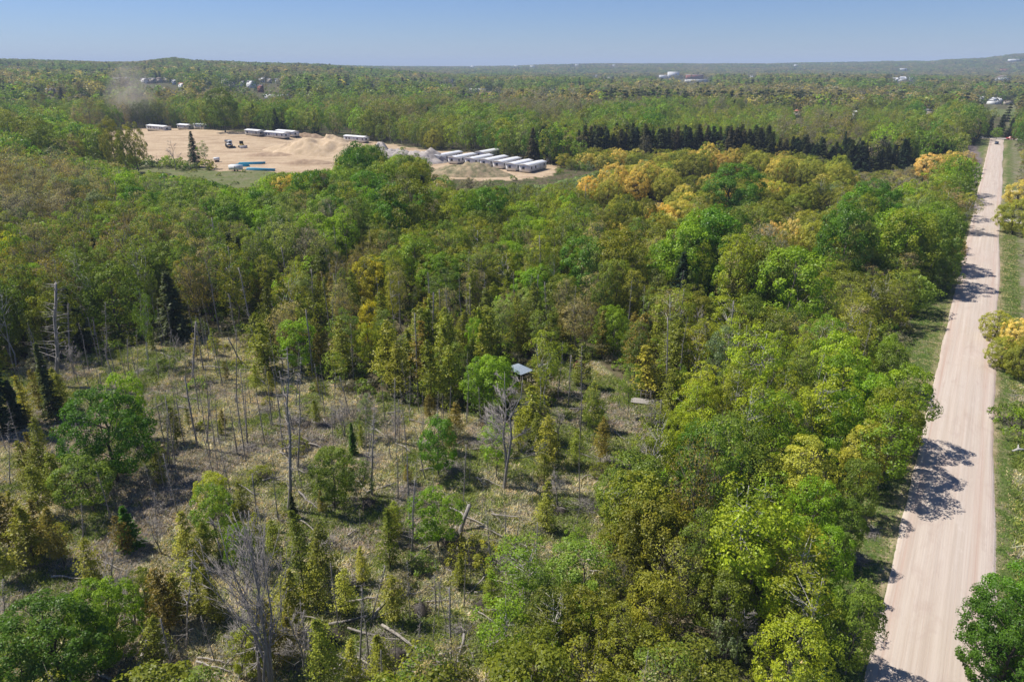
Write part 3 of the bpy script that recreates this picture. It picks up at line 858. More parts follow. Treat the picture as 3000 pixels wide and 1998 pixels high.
# house sites: foot pixel, width in px, wall, roof, wall height, style, label
HOUSES = [
    (360, 249, 50, TAN, ROOFG, 5.5, 'gable', 'long grey roofed house at the left end of the far housing row'),
    (398, 246, 14, WHITE, ROOFG, 5.5, 'gable', 'small white house, second in the far housing row from the left'),
    (424, 246, 20, WHITE, ROOFG, 5.5, 'gable', 'white gabled house left of the dust plume in the far row'),
    (447, 246, 20, TAN, ROOFG, 5.5, 'gable', 'tan house with grey roof seen through the dust plume'),
    (468, 244, 18, TAN, ROOFB, 5.5, 'hip', 'brown roofed house right of the dust plume, far row'),
    (490, 244, 15, TAN, ROOFG, 5.5, 'gable', 'tan house between brown roofed and narrow white houses'),
    (511, 250, 12, WHITE, ROOFG, 6, 'gable', 'narrow white house standing a little lower left of the red roofed one'),
    (535, 262, 18, WHITE, ROOFR, 5.5, 'gable', 'white house with a reddish roof standing below the far row'),
    (608, 254, 26, TAN, ROOFG, 7.5, 'gable', 'tall grey house behind a dark conifer in the far row'),
    (660, 248, 18, WHITE, ROOFB, 5.5, 'gable', 'white house with brown roof left of the two bright white gables'),
    (684, 258, 24, TAN, ROOFG, 5, 'hip', 'low grey house just left of the two bright white gables'),
    (707, 256, 17, WHITE, ROOFG, 6, 'gable', 'smaller of the two bright white gabled houses'),
    (737, 259, 22, WHITE, ROOFG, 7, 'gable', 'largest bright white gabled house of the far row'),
    (767, 244, 20, WHITE, ROOFG, 6, 'gable', 'white house behind and above the brick fronted house'),
    (765, 272, 15, BRICKR, ROOFG, 7, 'gable', 'tall narrow brick fronted house below the far row'),
    (790, 246, 13, TAN, ROOFG, 5.5, 'gable', 'tan house second from the right end of the far row'),
    (815, 246, 16, WHITE, ROOFG, 5.5, 'gable', 'white house at the right end of the far housing row'),
    (152, 281, 36, TAN, ROOFG, 4.5, 'hip', 'low house with blue-grey roof alone among trees at far left'),
    (815, 290, 80, OFFW, ROOFW, 3.5, 'long', 'long low white shed below the far housing row'),
    (922, 334, 48, WHITE, ROOFW, 3.2, 'long', 'left one of three long white roofs among trees'),
    (975, 336, 48, WHITE, ROOFW, 3.2, 'long', 'middle one of three long white roofs among trees'),
    (1025, 334, 46, WHITE, ROOFW, 3.6, 'long', 'right one of three long white roofs among trees'),
    (1023, 258, 9, WHITE, ROOFW, 4, 'gable', 'tiny white house at the foot of the bright green wood'),
    (1100, 258, 15, WHITE, ROOFW, 4, 'long', 'small low white building below the bright green wood'),
    (1312, 248, 32, OFFW, ROOFG, 9, 'flats', 'three storey pale apartment block above the dark trees'),
    (1400, 270, 52, WHITE, ROOFW, 4, 'long', 'long white flat building behind dark pines near the middle'),
    (1455, 272, 28, TAN, ROOFB, 4, 'long', 'brown low building right of the long white flat one'),
    (1620, 275, 22, ROOFG, ROOFG, 6, 'flats', 'dark grey block among brown trees right of the middle'),
    (1746, 230, 5, WHITE, ROOFW, 7, 'gable', 'tiny white building alone left of the white warehouses'),
    (1784, 233, 14, WHITE, ROOFW, 6, 'long', 'small white low building left of the white warehouses'),
    (1942, 231, 24, WHITE, ROOFW, 9, 'long', 'low white wing left of the tall white warehouse'),
    (1972, 231, 34, WHITE, ROOFW, 18, 'flats', 'tall bright white warehouse, the brightest of its group'),
    (2034, 234, 52, BRICKR, ROOFW, 12, 'long', 'reddish warehouse with white roof right of the tall white one'),
    (2040, 242, 70, OFFW, ROOFW, 6, 'long', 'long low pale building in front of the reddish warehouse'),
    (2200, 232, 8, WHITE, ROOFW, 7, 'gable', 'tiny white building right of the warehouse group'),
    (2620, 242, 16, WHITE, ROOFW, 6, 'gable', 'white barn beside a dark conifer, left of the far farm group'),
    (2642, 240, 22, WHITE, ROOFW, 7, 'gable', 'biggest white barn of the far farm group'),
    (2668, 238, 12, WHITE, ROOFW, 6, 'gable', 'small white barn at the right of the far farm group'),
    (2944, 212, 30, BRICKR, ROOFR, 9, 'long', 'long red roofed building high on the right ridge foot'),
    (2936, 238, 38, WHITE, ROOFB, 8, 'hip', 'large white house with brown hip roof below the right ridge'),
    (2865, 300, 24, WHITE, ROOFW, 5, 'gable', 'white barn left of the green field'),
    (2912, 307, 34, WHITE, ROOFW, 4.5, 'gable', 'white farmhouse behind the green field'),
    (2952, 308, 26, TAN, ROOFB, 4, 'long', 'tan low barn right of the white farmhouse'),
    (2334, 346, 20, TAN, ROOFR, 5, 'hip', 'tan roofed house half hidden in mid-green wood'),
    (2500, 350, 9, WHITE, ROOFW, 6, 'gable', 'tiny white house half hidden in the mid wood'),
    (2713, 354, 26, TAN, ROOFG, 7, 'hip', 'blue-grey roofed house half hidden left of the road end'),
    (1385, 201, 12, WHITE, ROOFW, 14, 'long', 'white building speck on the horizon, left of the ridge start'),
    (1512, 200, 14, WHITE, ROOFW, 14, 'long', 'white building speck on the horizon at the ridge start'),
    (1560, 201, 16, WHITE, ROOFW, 12, 'long', 'low white building on the horizon slope just past the ridge start'),
    (1690, 198, 12, WHITE, ROOFW, 12, 'long', 'white house speck on the ridge top right of the middle'),
    (1798, 198, 8, WHITE, ROOFW, 12, 'long', 'single white speck house high on the middle ridge'),
    (2331, 198, 11, WHITE, ROOFW, 12, 'long', 'white house speck on the wooded ridge above the mid right'),
    (2645, 210, 20, WHITE, ROOFW, 10, 'long', 'pale roofs on the slope above the far farm group'),
    (2975, 182, 44, WHITE, ROOFW, 9, 'long', 'long white building near the top of the right hill'),
]


def house_site(px, py, wp):
    rx, ry, rz = ray(px, py)
    best = None
    for dd in np.geomspace(500, 9000, 260):
        t_ = dd / math.hypot(rx, ry)
        if CH + rz * t_ <= hz(rx * t_, ry * t_): best = t_; break
    if best is None: best = 6500 / math.hypot(rx, ry)
    X, Y = rx * best, ry * best
    Z = hz(X, Y)
    return X, Y, Z, Y * cp + (CH - Z) * SINP


LOTS = []
for (px, py, wp, *_r) in HOUSES:
    X, Y, Z, dc = house_site(px, py, wp)
    LOTS.append((px, py, wp * .62 + 11, min(46, 17 * 2000 / dc)))
LOTS += [(230, 288, 60, 10), (320, 292, 20, 14)]


# blobs in canopy pixels: x, y, rx, ry, mix
BLOBS = [
    (100, 300, 260, 50, 'green'), (380, 300, 160, 60, 'brmix'), (640, 300, 200, 50, 'mixg'), (860, 300, 150, 40, 'brmix'), (1080, 330, 160, 50, 'brmix'), (930, 380, 160, 50, 'mixg'),
    (1250, 400, 140, 60, 'mido'), (1420, 390, 120, 60, 'green'), (1560, 320, 180, 40, 'brown'), (1750, 300, 200, 30, 'brown'), (1680, 370, 100, 30, 'mido'), (1800, 365, 150, 30, 'green'),
    (1980, 300, 120, 30, 'green'), (2100, 310, 120, 30, 'brmix'), (2300, 290, 200, 25, 'green'), (2300, 340, 250, 40, 'mido'), (2450, 385, 120, 25, 'brown'), (2600, 370, 120, 40, 'mido'),
    (2750, 370, 120, 60, 'green'), (2100, 360, 150, 40, 'mido'), (2700, 300, 200, 25, 'brmix'), (2900, 370, 60, 25, 'conif'), (2980, 480, 60, 60, 'brmix'), (2990, 420, 40, 40, 'green'),
    (60, 380, 130, 80, 'mixg'), (150, 450, 160, 60, 'mixg'), (330, 440, 80, 60, 'mixg'), (60, 560, 120, 40, 'tan'), (180, 600, 150, 90, 'tan'), (60, 640, 110, 80, 'tan'),
    (300, 560, 140, 50, 'leftg'), (420, 590, 130, 60, 'leftg'), (560, 640, 160, 70, 'leftg'), (700, 620, 120, 70, 'leftg'), (150, 800, 250, 130, 'left'), (430, 780, 200, 110, 'left'),
    (660, 800, 160, 100, 'left'), (60, 950, 150, 100, 'left'), (900, 560, 120, 60, 'mido'), (1050, 520, 100, 60, 'green'), (1000, 600, 120, 60, 'mixg'), (870, 700, 140, 70, 'leftg'),
    (1150, 640, 130, 50, 'green'), (1400, 620, 120, 60, 'green'), (1350, 560, 90, 40, 'brown'), (1240, 480, 80, 40, 'mixg'), (1130, 460, 90, 40, 'mixg'),
    (1560, 640, 160, 60, 'mido'), (1600, 720, 200, 60, 'mido'), (1750, 780, 120, 40, 'green'), (1900, 780, 150, 60, 'olive'), (2050, 800, 120, 50, 'green'), (1300, 720, 120, 50, 'mido'),
    (1000, 860, 200, 100, 'cedar'), (900, 950, 250, 100, 'cedar'), (1200, 900, 200, 100, 'cedar'), (1450, 900, 200, 100, 'cedar'), (1700, 950, 220, 110, 'cedar'), (1150, 1030, 250, 80, 'cedar'),
    (1450, 1050, 200, 80, 'cedar'), (1900, 1000, 150, 90, 'cedar'), (1750, 870, 150, 40, 'mido'), (1950, 870, 150, 40, 'olive'), (650, 930, 150, 60, 'left'), (1250, 800, 160, 50, 'mido'),
    (1500, 800, 130, 40, 'mido'), (1980, 1080, 100, 60, 'stripol'),
    (1850, 560, 200, 70, 'gold'), (2100, 500, 200, 50, 'gold'), (2350, 510, 160, 40, 'gold'), (2250, 580, 180, 40, 'golda'), (2100, 640, 160, 50, 'golda'), (2450, 620, 130, 80, 'golda'),
    (2650, 560, 80, 60, 'mido'), (2700, 620, 80, 60, 'mido'), (2600, 740, 200, 60, 'green'), (2400, 740, 120, 50, 'golda'), (2600, 830, 200, 80, 'olive'), (2400, 850, 200, 70, 'olive'),
    (2250, 850, 150, 60, 'green'), (2700, 850, 100, 80, 'stripol'), (2300, 960, 200, 60, 'olive'), (2550, 960, 200, 50, 'olive'), (2150, 980, 150, 80, 'stripol'), (2400, 1080, 300, 80, 'strip'),
    (2350, 1200, 300, 80, 'strip'), (2150, 1150, 120, 70, 'stripol'), (2050, 1250, 120, 100, 'strip'), (2250, 1350, 250, 70, 'stripol'), (2500, 1330, 150, 80, 'stripol'), (2300, 1480, 250, 70, 'strip'),
    (1950, 1600, 200, 130, 'olive'), (1750, 1850, 200, 150, 'olive'), (2300, 1650, 150, 120, 'strip'), (2350, 1850, 150, 150, 'strip'), (2050, 1850, 150, 120, 'olive'), (2120, 1450, 100, 70, 'brown'),
]
BL = np.array([b[:4] for b in BLOBS], float)


SKYL = ([240, 400, 560, 620, 700, 770, 800, 1000, 1010, 1060, 1100, 1120, 1180, 1240, 1250, 1330, 1500, 1600, 1750, 1800, 1950, 2050, 2150, 2350, 2450, 2500, 2650, 2700, 2850, 2860],
        [465, 500, 520, 530, 560, 545, 510, 505, 470, 432, 430, 478, 455, 465, 530, 565, 540, 545, 505, 490, 470, 462, 442, 447, 475, 508, 495, 458, 458, 400])


def region_mix(gx, gy, cx, cy, t):
    """gx,gy ground pixel; cx,cy canopy pixel (arrays) -> list of mix names and densities"""
    n = len(gx)
    d2 = ((cx[:, None] + rg.normal(size=(n, 1)) * 18 - BL[None, :, 0]) / BL[None, :, 2]) ** 2 + ((cy[:, None] + rg.normal(size=(n, 1)) * 8 - BL[None, :, 1]) / BL[None, :, 3]) ** 2
    best = d2.argmin(1)
    names = np.array([b[4] for b in BLOBS], dtype=object)[best]
    dens = np.ones(n)
    for poly, nm, de in ((SHRUBG, 'gshrub', 1.0), (MARSH, 'marsh', 1.0), (SHRUBL, 'lshrub', 1.0)):
        k = inpoly(gx, gy, poly); names[k] = nm; dens[k] = de
    k = inpoly(gx, gy, CLEAR); names[k] = 'clr'; dens[k] = .92
    kk = k & (gx < 1150) & (gy > 1560); names[kk] = 'clrc'; dens[kk] = .55
    kk = k & (gx < 330) & (gy > 1150); names[kk] = 'clrc'; dens[kk] = .6
    kk = k & (gx > 1500) & (gy < 1700); names[kk] = 'clrc'; dens[kk] = .45
    kk = k & (gx > 1250) & (gy > 1700); dens[kk] = .5
    for poly in (QUARRY, FIELD, BAREP, GLADE):
        dens[inpoly(gx, gy, poly)] = 0
    k = inpoly(gx, gy, MEADOW); names[k] = 'lshrub'; dens[k] = .28
    k = k & (gx < 620); dens[k] = .5
    dens[(t > -3.3) & (t < 13.5)] = 0
    dens[(t > -6.0) & (t <= -3.3)] *= .45
    k = (t >= 13.5) & (t < 45) & (gy > 430); names[k] = 'rside'; dens[k] = .55
    return names, dens


PLACED = []     # dict(sp, x, y, z, h, tint, var, rot, wide, lean, hand)


def put(sp, x, y, h, tint, wide=1.0, z=None, var=None, lean=(0, 0), hand=True, lab=None):
    if z is None: z = hz(x, y)
    PLACED.append(dict(sp=sp, x=x, y=y, z=z - .05, h=h, tint=tint, wide=wide, var=rnd.randrange(len(LIB[sp])) if var is None else var,
                       rot=rnd.random() * 6.283, lean=lean, hand=hand, lab=lab))


# --- hand placed: foot pixel and top row
def foot(sp, bx, by, ty, tint, wide=1.0, var=None, tx=None, lab=None):
    X, Y, Z, h = top_height(bx, by, ty)
    lean = (0, 0)
    if tx is not None:
        dpt = (Y * cp + (CH - Z) * SINP)
        lean = (math.atan((tx - bx - (proj(X, Y, Z + h)[0] - bx)) * dpt / 2000 / h), 0)
    put(sp, X, Y, h, tint, wide, Z, var, lean, lab=lab)


# --- hand placed: crown centre pixel, height in metres, crown width in metres
NOMW = dict(maple=6.2, bigmaple=8.6, aspen=4.2, birch=4.3, bud=5.2, cedar=2.6, willow=8.8, spruce=3.4, bare=5, bigbare=6, shrub=2.8, dead=1.2)


def crown(sp, cx, cy, h, wpx, tint, var=None, lab=None, zc=.6):
    X, Y, Z = P(cx, cy, dz=h * zc)
    dpt = (Y * cp + (CH - Z - h * zc) * SINP)
    wm = wpx * dpt / 2000
    nomh = LIB[sp][0]['h']
    if sp == 'willow' and wm > 1.15 * NOMW[sp] * h / nomh:
        n = 3 if wm < 1.9 * NOMW[sp] * h / nomh else 5
        for k in range(n):
            a = 6.283 * k / n + rnd.random()
            put(sp, X + math.cos(a) * wm * .27, Y + math.sin(a) * wm * .24, h * rnd.uniform(.78, 1.05), tint if rnd.random() < .75 else rnd.choice(['OW', 'GD', 'OL']), rnd.uniform(.85, 1.1) * wm * .58 / (NOMW[sp] * h / nomh), None, None)
        return
    put(sp, X, Y, h, tint, wm / (NOMW[sp] * h / nomh), None, var, lab=lab)


FEET = [
    # snags in the clearing
    ('dead', 578, 1312, 1100, 'DE', 1.3, None), ('dead', 603, 1300, 1118, 'DE', 1.3, 612), ('dead', 490, 1368, 1170, 'DE', 1.2, 478), ('dead', 498, 1372, 1180, 'DE', 1.2, 494),
    ('dead', 503, 1370, 1190, 'DE', 1, 505), ('dead', 512, 1365, 1270, 'DE', 1, 530), ('dead', 640, 1290, 1150, 'DE', 1, 632), ('dead', 662, 1290, 1140, 'DE', 1, 655), ('dead', 725, 1300, 1110, 'DE', 1, 715),
    ('dead', 700, 1270, 1140, 'DE', 1, 695), ('dead', 845, 1490, 1010, 'DE', 1.3, 838), ('dead', 872, 1372, 1040, 'DE', 1.2, 874), ('dead', 840, 1210, 1030, 'DE', 1, 842), ('dead', 867, 1190, 1000, 'DE', 1, 874),
    ('dead', 1062, 1418, 1195, 'DE', 1.5, 1096), ('dead', 1090, 1450, 1180, 'DE', 1.5, 1095), ('dead', 1165, 1460, 1270, 'DE', 1, 1163), ('dead', 1240, 1262, 1185, 'DE', 1.6, 1234),
    ('dead', 1290, 1255, 1182, 'DE', 1.4, 1298), ('dead', 1213, 1500, 1330, 'DE', 1, 1222), ('dead', 1358, 1480, 1300, 'DE', 1, 1366), ('dead', 405, 1120, 960, 'DE', 1, 400), ('dead', 493, 1115, 960, 'DE', 1, 500),
    ('dead', 508, 1110, 985, 'DE', 1, 520), ('dead', 378, 1130, 990, 'DE', 1, 372), ('dead', 465, 1110, 1000, 'DE', 1, 452), ('dead', 543, 1105, 990, 'DE', 1, 540), ('dead', 565, 1115, 940, 'DE', 1.8, 570),
    ('dead', 690, 1180, 960, 'DE', 1, 688), ('dead', 222, 1300, 1160, 'DE', 2, 216), ('dead', 30, 1420, 1230, 'DE', 1.3, 22), ('dead', 243, 1620, 1470, 'DE', 1.3, 232), ('dead', 460, 1560, 1440, 'DE', 1.4, 452),
    ('dead', 10, 1830, 1690, 'DE', 2.0, 2), ('dead', 1505, 1630, 1450, 'DE', 1.2, 1530), ('dead', 1275, 1790, 1680, 'DE', 2.3, 1273), ('dead', 1285, 1810, 1690, 'DE', 1.5, 1290), ('dead', 1055, 1990, 1720, 'DE', 1.0, 1060),
    ('dead', 1090, 1810, 1650, 'DE', 1.4, 1128), ('dead', 545, 1900, 1600, 'DE', 1.3, 560), ('dead', 1050, 1620, 1490, 'DE', 1, 1052), ('dead', 1205, 1640, 1400, 'DE', 1.2, 1215), ('dead', 1260, 1990, 1800, 'DE', 1, 1270),
    ('dead', 1160, 1990, 1830, 'DE', 1, 1158), ('dead', 1895, 1440, 1310, 'DE', 1.2, 1896), ('dead', 1840, 1430, 1340, 'DE', 1, 1853), ('dead', 1920, 1330, 1180, 'DE', 1.2, 1922), ('dead', 1932, 1320, 1170, 'DE', 1.5, 1938),
    ('dead', 1700, 1290, 1010, 'DE', 1, 1704), ('dead', 1635, 1170, 1000, 'DE', 1.3, 1650), ('dead', 1665, 1190, 1040, 'DE', 1.5, 1674), ('dead', 170, 1130, 820, 'DE', 2.2, 160), ('dead', 208, 1060, 880, 'DE', 1.7, 204),
    ('dead', 312, 1055, 880, 'DE', 1.4, 306), ('dead', 1735, 1240, 1100, 'DE', .9, 1740), ('dead', 1170, 1300, 1170, 'DE', 1, 1165), ('dead', 980, 1260, 1080, 'DE', .9, 982), ('dead', 1330, 1330, 1240, 'DE', 1, 1334),
    ('dead', 1410, 1520, 1400, 'DE', 1, 1420), ('dead', 1560, 1480, 1370, 'DE', 1, 1562), ('dead', 1610, 1500, 1380, 'DE', 1, 1618), ('dead', 1690, 1540, 1440, 'DE', 1, 1706), ('dead', 1780, 1520, 1400, 'DE', 1, 1800),
    # pale birch stems at the left edge of the clearing
    ('birch', 371, 945, 745, 'PG', .45, 345), ('birch', 415, 962, 680, 'G4', .8, 398), ('birch', 459, 960, 765, 'PG', .4, 428), ('birch', 303, 880, 680, 'BR', .6, 292), ('birch', 430, 1080, 830, 'G4', .5, 415),
    ('birch', 970, 958, 770, 'G4', .45, 1000), ('birch', 916, 955, 838, 'OL', .4, 908), ('birch', 1203, 935, 820, 'OL', .45, 1222), ('birch', 1618, 920, 730, 'G4', .5, 1616), ('birch', 1803, 945, 840, 'OL', .6, 1820),
    ('birch', 1906, 970, 830, 'OL', .6, 1904), ('birch', 1386, 1205, 1040, 'G1', .7, 1396), ('birch', 2245, 1185, 965, 'G2', .9, 2286), ('birch', 2406, 622, 530, 'GY', .6, 2410), ('birch', 2451, 715, 550, 'OL', .9, 2480),
    ('birch', 2499, 652, 555, 'OL', .8, 2502), ('birch', 1160, 1000, 780, 'OL', .5, 1150), ('birch', 127, 500, 395, 'BR', .7, 120), ('birch', 197, 510, 405, 'BR', .7, 196), ('birch', 1325, 640, 520, 'OL', .5, 1326),
    ('birch', 1392, 440, 350, 'PG', .5, 1390), ('birch', 1460, 445, 360, 'G4', .5, 1460), ('birch', 1400, 445, 365, 'PG', .5, 1375),
    ('birch', 2795, 682, 548, 'BR', 1.5, 2800), ('birch', 2815, 685, 560, 'OW', 1.2, 2850), ('birch', 800, 800, 640, 'PG', .9, 795),
    # single live trees in the clearing
    ('maple', 1287, 1395, 1228, 'G3', .75, 1278), ('maple', 985, 1490, 1318, 'G4', .85, None), ('maple', 1283, 1608, 1440, 'G1', .9, 1265), ('aspen', 1455, 1400, 1225, 'G1', .9, None),
    ('spruce', 385, 1600, 1478, 'G3', 1.1, None), ('spruce', 862, 1520, 1440, 'DG', .7, None), ('spruce', 1037, 1335, 1235, 'G3', .8, None), ('spruce', 12, 1260, 940, 'DK', .8, None), ('spruce', 165, 1230, 1000, 'DG', .75, None),
    ('spruce', 60, 1250, 1110, 'DK', .9, None), ('spruce', 2450, 800, 715, 'DK', 1.5, None), ('spruce', 1020, 600, 560, 'DK', 1.3, None), ('spruce', 185, 300, 255, 'DK', 1.3, None),
    ('aspen', 1080, 1290, 1160, 'GG', .7, None), ('aspen', 1735, 1310, 1130, 'G4', .6, None), ('aspen', 1840, 1230, 1060, 'G4', .7, None),
    ('cedar', 770, 1090, 920, 'OL', 1.5, None), ('cedar', 790, 1110, 940, 'OL', 1.5, None), ('cedar', 1350, 1720, 1620, 'OL', 1.2, None), ('cedar', 520, 1300, 1190, 'OD', 1.3, None),
    ('cedar', 90, 1420, 1290, 'OL', 1.2, None), ('cedar', 145, 1440, 1290, 'OL', 1.2, None), ('cedar', 175, 1480, 1330, 'OL', 1.1, None), ('cedar', 30, 1620, 1440, 'RU', 1.5, None), ('cedar', 105, 1660, 1480, 'OL', 1.5, None),
    ('cedar', 1560, 1300, 1130, 'OL', 1.5, None), ('cedar', 1700, 1130, 1000, 'OD', 1.4, None), ('cedar', 1960, 1250, 1080, 'OL', 1.5, None), ('cedar', 1880, 1160, 1010, 'OW', 1.7, None),
    ('bare', 1477, 1432, 1105, 'DE', 1.1, None), ('bare', 300, 1840, 1560, 'DE', .9, 335), ('bare', 2155, 1940, 1770, 'DE', 1.6, None), ('bare', 2210, 1530, 1430, 'DE', 1.2, None),
    ('bare', 2130, 1190, 1110, 'DE', 1.2, None), ('bare', 700, 1990, 1790, 'DE', 1.2, 705), ('bare', 900, 1990, 1780, 'DE', 1.1, 885), ('bare', 1080, 1240, 1140, 'DE', 1.2, None), ('bare', 2140, 1460, 1400, 'DE', 1, None),
    ('maple', 345, 505, 352, 'OW', .55, None), ('maple', 408, 508, 362, 'OW', .6, None), ('maple', 376, 514, 385, 'OL', .45, None), ('dead', 465, 500, 450, 'DE', 1.5, None),
    ('maple', 1065, 612, 420, 'G3', .8, None), ('maple', 1100, 600, 432, 'G4', .7, None), ('maple', 1028, 600, 482, 'OL', .8, None), ('aspen', 1200, 612, 440, 'G4', 1.1, None), ('birch', 1110, 650, 480, 'G4', 1, None),
    ('bud', 1010, 600, 492, 'RU', .9, None), ('maple', 1248, 605, 512, 'G3', .7, None), ('aspen', 1180, 650, 505, 'OL', 1, None), ('maple', 130, 500, 345, 'OL', .9, None), ('maple', 60, 480, 335, 'OL', .9, None), ('maple', 160, 540, 375, 'G4', .9, None),
    ('spruce', 2893, 404, 340, 'DK', 1.2, None), ('spruce', 2925, 404, 334, 'DK', 1.6, None), ('spruce', 2955, 404, 345, 'DK', 1.3, None), ('spruce', 2985, 404, 350, 'DG', 1.2, None), ('maple', 2918, 409, 374, 'G1', 1.2, None), ('maple', 2868, 405, 345, 'OL', .9, None), ('maple', 2992, 395, 345, 'BR', .8, None),
    ('aspen', 230, 520, 400, 'BR', 1, None), ('spruce', 832, 388, 330, 'DK', 1.1, None), ('spruce', 925, 392, 335, 'DK', 1.2, None), ('maple', 660, 388, 262, 'G4', 1, None), ('bud', 275, 400, 282, 'RU', 1, None), ('bud', 130, 380, 275, 'RU', 1, None),
    ('maple', 2606, 1310, 1085, 'G1', .85, None), ('maple', 2590, 1385, 1150, 'OL', .8, None), ('aspen', 2572, 1450, 1200, 'G1', 1.3, None), ('maple', 2476, 1975, 1720, 'G4', .6, None),
    ('bare', 1910, 1250, 1180, 'DE', 1.3, None), ('bare', 515, 500, 405, 'DE', 1.2, None), ('bare', 1970, 1190, 1120, 'DE', 1.2, None),
]
for f in FEET:
    foot(f[0], f[1], f[2], f[3], f[4], f[5], tx=f[6])

